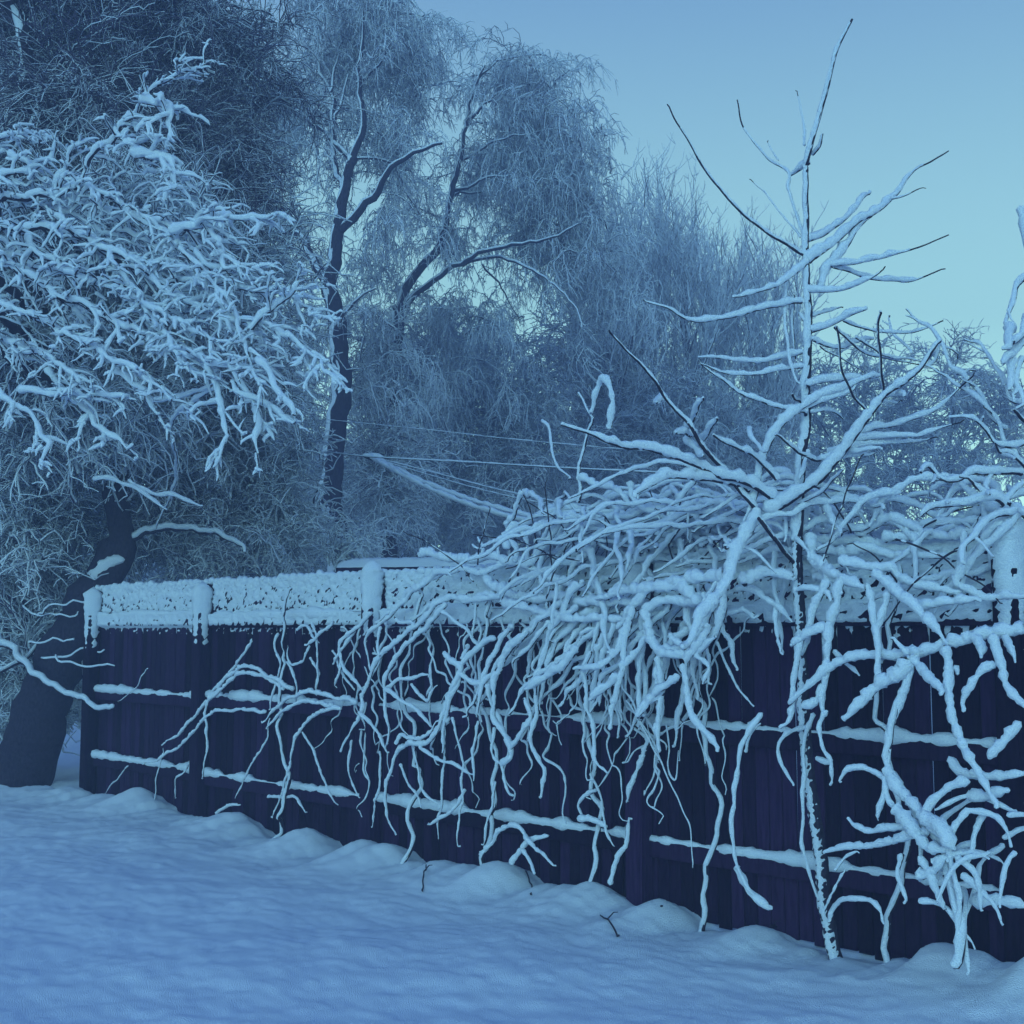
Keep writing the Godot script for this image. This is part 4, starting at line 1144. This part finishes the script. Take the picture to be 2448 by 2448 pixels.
		var c := PackedVector3Array([start, start + along * len * 0.35 + UP * rise, start + along * len * 0.7 + UP * (rise * 0.9 - hang * 0.35) + FENCE_FRONT * 0.08, start + along * len + FENCE_FRONT * 0.14 - UP * (hang - rise * 0.4)])
		var th := rng.randf_range(0.012, 0.026)
		var path := branch(t, "cane", minus(c, root), 0.008, 0.005, th, th * 0.7, 0.75, 1.0, 0.013, 0.035)
		if k % 2 == 0:
			var at := path[int(path.size() * rng.randf_range(0.4, 0.8))]
			var w := (along * 0.5 + Vector3(rng.randf_range(-0.7, 0.7), rng.randf_range(-0.9, 0.5), rng.randf_range(-0.3, 0.5))).normalized() * rng.randf_range(0.1, 0.3)
			branch(t, "fork", PackedVector3Array([at, at + w * 0.5 + UP * 0.02, at + w - UP * 0.03]), 0.005, 0.003, th * 0.8, th * 0.6, 0.5, 1.0, 0.015, 0.02)
	# the close curtain of canes that slants down to the left
	for k in 50:
		var x0 := rng.randf_range(1290, 1700)
		var y0 := rng.randf_range(1390, 1500)
		var dx := rng.randf_range(-70, 260)
		var dy := rng.randf_range(90, 310)
		var o0 := rng.randf_range(0.25, 0.5)
		var px := PackedVector2Array([Vector2(x0, y0), Vector2(x0 - dx * 0.4, y0 + dy * 0.28), Vector2(x0 - dx * 0.75, y0 + dy * 0.62), Vector2(x0 - dx, y0 + dy)])
		var th := rng.randf_range(0.012, 0.028)
		branch(t, "hanging_cane", minus(lay_on_fence(px, o0, o0 + rng.randf_range(0.0, 0.15)), root), 0.009, 0.006, th, th * 0.7, 0.75, 1.0, 0.013, 0.035)
	# thin ones dangling before the boards
	for k in 46:
		var x0 := rng.randf_range(830, 1760)
		var y0 := rng.randf_range(1500, 1720)
		var dx := rng.randfn() * 70.0
		var dy := rng.randf_range(110, 330)
		var o0 := rng.randf_range(0.12, 0.5)
		var px := PackedVector2Array([Vector2(x0 - dx * 0.3 + rng.randfn() * 20, 1475 - (x0 - 1200) * 0.03), Vector2(x0, y0), Vector2(x0 + dx * 0.2 + rng.randfn() * 12, y0 + dy * 0.33), Vector2(x0 + dx * 0.55 + rng.randfn() * 14, y0 + dy * 0.68), Vector2(x0 + dx, y0 + dy)])
		var th := rng.randf_range(0.006, 0.012)
		branch(t, "thin_cane", minus(lay_on_fence(px, 0.1, o0), root), 0.005, 0.003, th, th * 0.8, 0.6, 1.0, 0.016, 0.06)
	# bare dark shoots among them
	for k in 26:
		var s := rng.randf_range(5.3, 8.8)
		var a := on_fence(s, rng.randf_range(1.6, 1.95), rng.randf_range(0.0, 0.4))
		var w := Vector3(rng.randf_range(-1, 1), rng.randf_range(-0.4, 1.0), rng.randf_range(-0.3, 0.3)).normalized()
		var len := rng.randf_range(0.2, 0.55)
		branch(t, "shoot", minus(PackedVector3Array([a, a + w * len * 0.5 + UP * 0.04, a + w * len]), root), 0.005, 0.003, 0.006, 0.004, 0.9, 0.9, 0.025, 0.02, 0.3, 0.6)
	# the canes' short feet on the fence, from the ground up
	for s in [3.2, 4.6, 5.3, 6.1, 6.9, 7.9, 8.8]:
		var y0 := -0.05
		var c := PackedVector3Array([on_fence(s, y0, 0.22), on_fence(s + 0.08, 0.5, 0.19), on_fence(s - 0.05, 1.1, 0.17), on_fence(s + 0.06, 1.75, 0.16)])
		branch(t, "stem", minus(c, root), 0.014, 0.010, 0.012, 0.012, 0.6, 1.0, 0.03, 0.06)

# ==================================================================== the shrub at the lower right
func build_right_shrub() -> void:
	var root := on_fence(8.25, 0.0, 0.75)
	var t := thing("snowy_shrub", "snow-coated shrub with bent shoots before the fence's right end", "shrub", root)
	var traced := [
		[[1960, 30, 1800, 45, 1700, 55, 1560, 85, 1400, 135, 1280, 140, 1120, 150, 1000, 200, 900, 280, 790, 375], 0.45, 0.65, 0.013, 0.031], [[1390, 150, 1350, 230, 1210, 310, 1130, 390, 1060, 450], 0.6, 0.7, 0.013, 0.038],
		[[1400, 160, 1350, 300, 1310, 420, 1290, 530, 1270, 680], 0.6, 0.65, 0.011, 0.028], [[1400, 160, 1450, 220, 1490, 270, 1530, 330], 0.6, 0.7, 0.010, 0.026], [[1360, 125, 1320, 90, 1285, 55], 0.6, 0.65, 0.008, 0.020],
		[[1550, 90, 1570, 200, 1570, 350, 1600, 500, 1650, 620, 1720, 750, 1800, 880], 0.6, 0.75, 0.011, 0.026], [[1780, 40, 1830, 200, 1860, 310, 1950, 400], 0.6, 0.6, 0.011, 0.028], [[1800, 190, 1720, 240, 1640, 350, 1640, 410], 0.6, 0.65, 0.009, 0.022],
		[[985, -20, 980, 150, 970, 300, 965, 420], 0.6, 0.6, 0.011, 0.028], [[1010, 110, 1060, 170, 1130, 235], 0.55, 0.5, 0.008, 0.017], [[1210, -10, 1220, 130, 1235, 275], 0.6, 0.65, 0.010, 0.024], [[870, 50, 840, 150, 810, 300, 800, 450, 745, 490], 0.6, 0.65, 0.010, 0.024],
		[[970, 20, 860, 50, 800, 90], 0.6, 0.65, 0.010, 0.026], [[865, 395, 920, 370, 960, 260], 0.62, 0.6, 0.010, 0.024], [[985, 420, 940, 490, 960, 590, 1000, 660, 990, 770], 0.6, 0.6, 0.007, 0.016], [[1690, 60, 1730, 120, 1725, 150], 0.55, 0.6, 0.008, 0.024],
		[[1590, 200, 1610, 230], 0.6, 0.6, 0.008, 0.02], [[1850, 60, 1870, 120, 1890, 170], 0.5, 0.55, 0.007, 0.018], [[1270, 690, 1330, 790, 1420, 890, 1480, 970, 1560, 1040], 0.65, 0.75, 0.012, 0.030], [[1255, 735, 1150, 690, 1080, 700, 1040, 755], 0.65, 0.7, 0.008, 0.018],
		[[1660, 770, 1570, 800, 1490, 860, 1470, 940], 0.7, 0.75, 0.010, 0.024], [[1430, 930, 1370, 970, 1290, 990, 1180, 1000, 1110, 970, 1075, 930], 0.7, 0.7, 0.008, 0.019], [[1480, 1010, 1400, 1030, 1340, 1040, 1180, 1070, 960, 1100], 0.72, 0.7, 0.009, 0.020], [[1340, 1100, 1320, 1200, 1350, 1345], 0.75, 0.75, 0.008, 0.018],
		[[1430, 1115, 1490, 1230, 1550, 1370], 0.75, 0.75, 0.010, 0.022], [[1570, 1050, 1600, 1250, 1620, 1400, 1600, 1600], 0.75, 0.75, 0.010, 0.020], [[1600, 1010, 1650, 920, 1680, 890, 1780, 920, 1850, 1000, 1870, 1070], 0.75, 0.7, 0.008, 0.018],
		[[1740, 930, 1700, 1020, 1680, 1100, 1660, 1170], 0.7, 0.72, 0.007, 0.015], [[985, 1440, 1010, 1370, 1080, 1330, 1180, 1340, 1240, 1400, 1250, 1445], 0.6, 0.65, 0.007, 0.016], [[1300, 900, 1400, 1000, 1480, 1080, 1560, 1090], 0.75, 0.75, 0.012, 0.034], [[1460, 950, 1540, 1000, 1590, 1080], 0.75, 0.78, 0.014, 0.040],
		[[1430, 1220, 1500, 1180, 1560, 1120], 0.75, 0.75, 0.010, 0.026], [[1262, 770, 1240, 870, 1225, 940], 0.7, 0.7, 0.006, 0.018], [[1260, 740, 1280, 840, 1310, 900], 0.68, 0.72, 0.008, 0.018], [[1580, 650, 1640, 720, 1740, 730, 1850, 730, 1950, 700], 0.6, 0.55, 0.010, 0.026],
		[[1670, 830, 1760, 830, 1860, 800], 0.65, 0.65, 0.010, 0.026], [[1610, 1130, 1700, 1230, 1730, 1380], 0.75, 0.7, 0.008, 0.018], [[1640, 1210, 1760, 1330, 1830, 1450], 0.72, 0.68, 0.008, 0.016], [[1500, 1150, 1640, 1120, 1760, 1130], 0.75, 0.7, 0.007, 0.015],
		[[1700, 1350, 1800, 1340, 1950, 1370], 0.6, 0.5, 0.012, 0.030], [[1932, 480, 1840, 560, 1760, 640], 0.6, 0.65, 0.010, 0.026], [[100, 10, 150, 120, 240, 150, 340, 120, 430, 50], 0.65, 0.7, 0.010, 0.028], [[150, 150, 170, 300, 160, 450, 158, 600], 0.7, 0.7, 0.009, 0.024],
		[[280, 180, 290, 330, 350, 480, 440, 605], 0.72, 0.75, 0.010, 0.026], [[260, 250, 150, 320, 55, 425], 0.72, 0.75, 0.009, 0.024], [[410, 0, 350, 100, 290, 190], 0.68, 0.7, 0.010, 0.028], [[330, 145, 390, 200, 370, 275], 0.7, 0.7, 0.007, 0.017], [[440, 70, 480, 170, 530, 270, 615, 385], 0.4, 0.4, 0.007, 0.010],
		[[0, 350, 100, 530, 200, 720, 300, 980, 320, 1170], 0.5, 0.45, 0.005, 0.006], [[600, 480, 640, 440, 660, 420], 0.3, 0.3, 0.006, 0.014], [[570, 600, 600, 520, 650, 470], 0.3, 0.3, 0.006, 0.014], [[190, 470, 200, 600, 190, 700, 230, 740, 250, 600], 0.4, 0.4, 0.004, 0.007],
		[[210, 40, 260, 80, 300, 90], 0.7, 0.7, 0.008, 0.02], [[1010, 1190, 1060, 1130, 1130, 1100], 0.7, 0.7, 0.005, 0.008], [[960, 1380, 1010, 1290, 1060, 1180], 0.65, 0.7, 0.006, 0.009],
	]
	for l in traced:
		branch(t, "cane", minus(lay_on_fence(z8(l[0]), l[1], l[2]), root), l[3], l[3] * 0.5, l[4], l[4] * 0.75, 0.7, 1.0, 0.013, 0.016)
	# a stem that carries it
	branch(t, "stem", minus(lay_on_fence(z8([1610, 1660, 1600, 1400, 1570, 1150, 1480, 960, 1330, 780, 1265, 650, 1330, 350, 1395, 150]), 0.75, 0.6), root), 0.018, 0.012, 0.016, 0.016, 0.6, 1.0, 0.03, 0.03)
	for k in 14:
		var px := rng.randf_range(2180, 2460)
		var py := rng.randf_range(1900, 2150)
		var a := spot(px, py, fence_depth(px) - rng.randf_range(0.4, 0.8))
		var w := Vector3(rng.randf_range(-1, 1), rng.randf_range(-0.8, 0.5), rng.randf_range(-0.4, 0.4)).normalized()
		var len := rng.randf_range(0.12, 0.32)
		branch(t, "cane", minus(PackedVector3Array([a, a + w * len * 0.5 + UP * 0.03, a + w * len - UP * 0.05]), root), 0.005, 0.003, 0.013, 0.010, 0.45, 1.0, 0.02, 0.02)

# ==================================================================== branches reaching in at the right edge
func build_edge_tree() -> void:
	coat_share = 1.0
	var root := spot(2700, 1508, 5.6) * Vector3(1, 0, 1)
	root.y = ground_y(root.x, root.z) - 0.05
	var t := thing("edge_tree", "snow-laden tree reaching in with blurred boughs at the right edge", "tree", root)
	branch(t, "trunk", minus(PackedVector3Array([root, spot(2680, 1700, 5.6), spot(2620, 1250, 5.6), spot(2580, 950, 5.6), spot(2500, 720, 5.6), spot(2440, 500, 5.6)]), root), 0.06, 0.02, 0.03, 0.02, 0.7, 1.0, 0.05, 0.03)
	for l in [
		[[2000, 200, 1900, 280, 1840, 400, 1790, 530, 1770, 640], 5.6, 5.5, 0.012, 0.018], [[2050, 1500, 1930, 1400, 1850, 1340], 5.6, 5.5, 0.012, 0.02], [[1932, 1900, 1700, 1880, 1500, 1850, 1320, 1960, 1150, 1830, 1060, 1860], 5.6, 5.3, 0.012, 0.026],
	]:
		spray_branch(t, "bough", minus(lay(z9(l[0]), l[1], l[2]), root), l[3], 0.005, l[4], l[4] * 0.8, 0.16, 0.22, 0.5, false)
	for l in [
		[[1900, 1800, 1750, 1560, 1620, 1350, 1450, 1230, 1380, 1180, 1250, 1080, 1100, 960], 5.6, 5.9, 0.010, 0.018], [[1800, 1500, 1600, 1280, 1480, 1100, 1400, 980, 1240, 770, 1150, 640, 1060, 540, 940, 490], 5.7, 6.0, 0.010, 0.017],
		[[1240, 760, 1180, 870, 1090, 965], 5.95, 6.0, 0.006, 0.013], [[1380, 1150, 1460, 1080, 1525, 1010], 5.9, 5.9, 0.005, 0.007], [[1932, 1300, 1830, 1250, 1700, 1060, 1650, 980, 1600, 900], 5.6, 5.8, 0.009, 0.016],
		[[1760, 1100, 1720, 950, 1640, 850, 1540, 780, 1430, 745], 5.6, 5.8, 0.008, 0.014], [[960, 870, 900, 760, 840, 650, 800, 545], 6.1, 6.3, 0.005, 0.010], [[1900, 1600, 1780, 1620, 1680, 1590, 1580, 1500, 1480, 1440, 1300, 1400], 5.6, 5.6, 0.010, 0.02],
		[[2000, 1850, 1850, 1700, 1750, 1680, 1690, 1620], 5.6, 5.5, 0.010, 0.02], [[1932, 700, 1880, 900, 1860, 1100, 1850, 1270], 5.5, 5.4, 0.010, 0.022], [[1960, 900, 1920, 1050, 1890, 1200, 1870, 1330], 5.5, 5.4, 0.010, 0.022],
		[[1850, 660, 1800, 730, 1750, 830], 5.5, 5.4, 0.012, 0.034], [[1850, 720, 1820, 880, 1760, 950], 5.5, 5.4, 0.012, 0.036], [[1860, 960, 1830, 1100, 1800, 1170], 5.5, 5.4, 0.010, 0.03], [[1960, 600, 1900, 690, 1850, 760], 5.5, 5.4, 0.012, 0.03],
	]:
		spray_branch(t, "bough", minus(lay(z9(l[0]), l[1], l[2]), root), l[3], 0.004, l[4], l[4] * 0.7, 0.2, 0.16, 0.3, false)
	for l in [
		[[2000, 320, 1850, 250, 1740, 200, 1600, 110, 1450, 20, 1380, -30], 5.5, 5.3, 0.013, 0.022], [[1740, 200, 1800, 100, 1900, 0], 5.4, 5.5, 0.009, 0.018], [[1740, 200, 1550, 180, 1380, 190, 1200, 230, 1060, 300], 5.4, 5.3, 0.010, 0.026],
		[[1930, 300, 1780, 310, 1640, 340, 1560, 400, 1480, 480, 1430, 560, 1420, 700], 5.4, 5.2, 0.009, 0.022],
	]:
		spray_branch(t, "bough", minus(lay(z10(l[0]), l[1], l[2]), root), l[3], 0.005, l[4], l[4] * 0.8, 0.25, 0.15, 0.3, false)

# ==================================================================== wires and pole
func cable(called: String, label: String, px: PackedVector2Array, d0: float, d1: float, r: float, snow: float) -> void:
	var p := curve(lay(px, d0, d1), 0.05, 0.0)
	var root := p[0]
	p = minus(p, root)
	var t := thing(called, label, "cable", root, "sagging wires behind the fence")
	var b := Buf.new()
	var rr := fade(p.size(), r, r)
	tube(b, p, rr, 6, 0.0, true)
	obj("core", b, M.cable, t)
	if snow > 0.0:
		var sb := Buf.new()
		snow_roll(sb, p, rr, snow, snow, 0.8, 7, 0.3)
		obj("snow", sb, M.snow, t)

func build_wires() -> void:
	cable("wire", "thinnest wire, highest of the sagging wires left of the vine", z5([-40, 435, 70, 447, 500, 490, 900, 535, 1450, 585, 1900, 620]), 16.0, 13.0, 0.003, 0.005)
	cable("wire", "straight dark wire second from the top among the sagging wires", z5([-120, 600, 0, 607, 200, 628, 700, 655, 1200, 685, 1900, 718, 2100, 730]), 14.0, 9.5, 0.007, 0.008)
	cable("wire", "upper of the two thin dark wires sagging in the middle", z5([200, 630, 500, 705, 800, 785, 1100, 850, 1400, 890, 1500, 900]), 13.6, 9.6, 0.006, 0.007)
	cable("wire", "lower of the two thin dark wires sagging in the middle", z5([200, 634, 480, 718, 780, 802, 1080, 866, 1390, 900, 1500, 912]), 13.55, 9.5, 0.005, 0.006)
	cable("wire", "thick snow-covered cable, upper of the lowest sagging pair", z5([190, 630, 290, 675, 450, 755, 700, 850, 1000, 935, 1330, 1005, 1450, 1020]), 13.5, 9.0, 0.007, 0.020)
	cable("wire", "thick snow-covered cable, lowest of all the sagging wires", z5([190, 634, 280, 685, 450, 775, 700, 880, 1000, 965, 1300, 1030, 1450, 1050]), 13.45, 8.9, 0.008, 0.023)
	# the knot where they meet
	var k := spot(892, 1095, 13.5)
	var t := thing("wire_clamp", "snow-capped clamp where the sagging wires meet", "clamp", k)
	var b := Buf.new()
	tube(b, PackedVector3Array([Vector3(-0.09, 0.012, 0), Vector3(-0.03, 0.0, 0), Vector3(0.04, -0.008, 0), Vector3(0.1, -0.03, 0)]), PackedFloat32Array([0.012, 0.024, 0.026, 0.014]), 8, 0.1, true)
	obj("body", b, M.cable, t)
	var sb := Buf.new()
	tube(sb, PackedVector3Array([Vector3(-0.10, 0.03, 0.01), Vector3(-0.02, 0.028, 0.01), Vector3(0.05, 0.018, 0.01), Vector3(0.11, 0.0, 0.01)]), PackedFloat32Array([0.018, 0.03, 0.032, 0.018]), 8, 0.3, true)
	obj("snow", sb, M.snow, t)
	# pole
	var d := 34.0
	var foot := spot(2035, 1508, d)
	var base := Vector3(foot.x, 0.0, foot.z)
	var p := thing("utility_pole", "slim dark utility pole in the haze right of the sapling", "pole", base)
	var pb := Buf.new()
	tube(pb, minus(PackedVector3Array([base - UP * 0.1, spot(2034, 1280, d), spot(2030, 1150, d), spot(2020, 1000, d), spot(2012, 930, d)]), base), PackedFloat32Array([0.095, 0.085, 0.08, 0.075, 0.07]), 10, 0.0, true)
	obj("shaft", pb, M.cable, p)
	var tb := Buf.new()
	tube(tb, minus(PackedVector3Array([spot(2028, 1218, d - 0.1), spot(2028, 1205, d - 0.12), spot(2028, 1180, d - 0.12), spot(2029, 1172, d - 0.1)]), base), PackedFloat32Array([0.10, 0.13, 0.13, 0.09]), 10, 0.0, true)
	obj("bracket", tb, M.cable, p)
	var ps := Buf.new()
	tube(ps, minus(PackedVector3Array([spot(2032, 1176, d - 0.15), spot(2040, 1190, d - 0.15), spot(2041, 1205, d - 0.15)]), base), PackedFloat32Array([0.07, 0.11, 0.07]), 8, 0.2, true)
	obj("snow", ps, M.snow, p)
	cable("wire", "thin wire slanting down to the right from the utility pole", z10([480, 5, 650, 45, 770, 82, 1000, 130, 1290, 180, 1800, 260]), 33.9, 22.0, 0.012, 0.012)
	cable("wire", "upper thin wire leaving the utility pole towards the right edge", z10([470, -10, 800, 10, 1200, 45, 1900, 110]), 33.9, 22.0, 0.010, 0.010)

# ==================================================================== twigs that stick out of the snow
func build_ground_twigs() -> void:
	var list := [
		["short dark twig lying in the snow below the sapling", [1790, 2228, 1850, 2218, 1842, 2226], 0], ["fallen twig half buried in the snow, left of the sapling's foot", [1430, 2185, 1455, 2215, 1480, 2240], 1],
		["thin bent twig leaning on the snow bank in the middle", [1560, 2130, 1575, 2165, 1580, 2195], 1], ["twig bundle poking out of the snow below the middle post", [1240, 2070, 1262, 2110, 1270, 2150], 1],
		["fine twig standing in the snow below the second bay", [890, 1985, 880, 2010, 872, 2030], 0], ["fine crooked twig in the snow left of the middle", [1020, 2080, 1012, 2110, 1010, 2130], 0],
	]
	for l in list:
		var c := PackedVector3Array()
		var a: Array = l[1]
		for i in range(0, a.size(), 2):
			var ray := view * Vector3((a[i] - 1224.0) / FOCAL, -(a[i + 1] - 1224.0) / FOCAL, -1.0)
			var hit := EYE + ray * (EYE.y / -ray.y)
			hit.y = ground_y(hit.x, hit.z) + (0.012 if i > 0 else 0.004)
			c.append(hit)
		var root := c[c.size() - 1]
		var t := thing("fallen_twig", l[0], "twig", root)
		var p := curve(minus(c, root), 0.02, 0.015)
		var b := Buf.new()
		tube(b, p, fade(p.size(), 0.003, 0.005), 5, 0.1, true)
		obj("stem", b, M.bark, t)
		var fb := Buf.new()
		var i := int(p.size() * 0.5)
		tube(fb, PackedVector3Array([p[i], p[i] + Vector3(0.03, 0.035, 0.01), p[i] + Vector3(0.05, 0.04, 0.03)]), PackedFloat32Array([0.0035, 0.003, 0.002]), 5, 0.0, true)
		obj("fork", fb, M.bark, t)
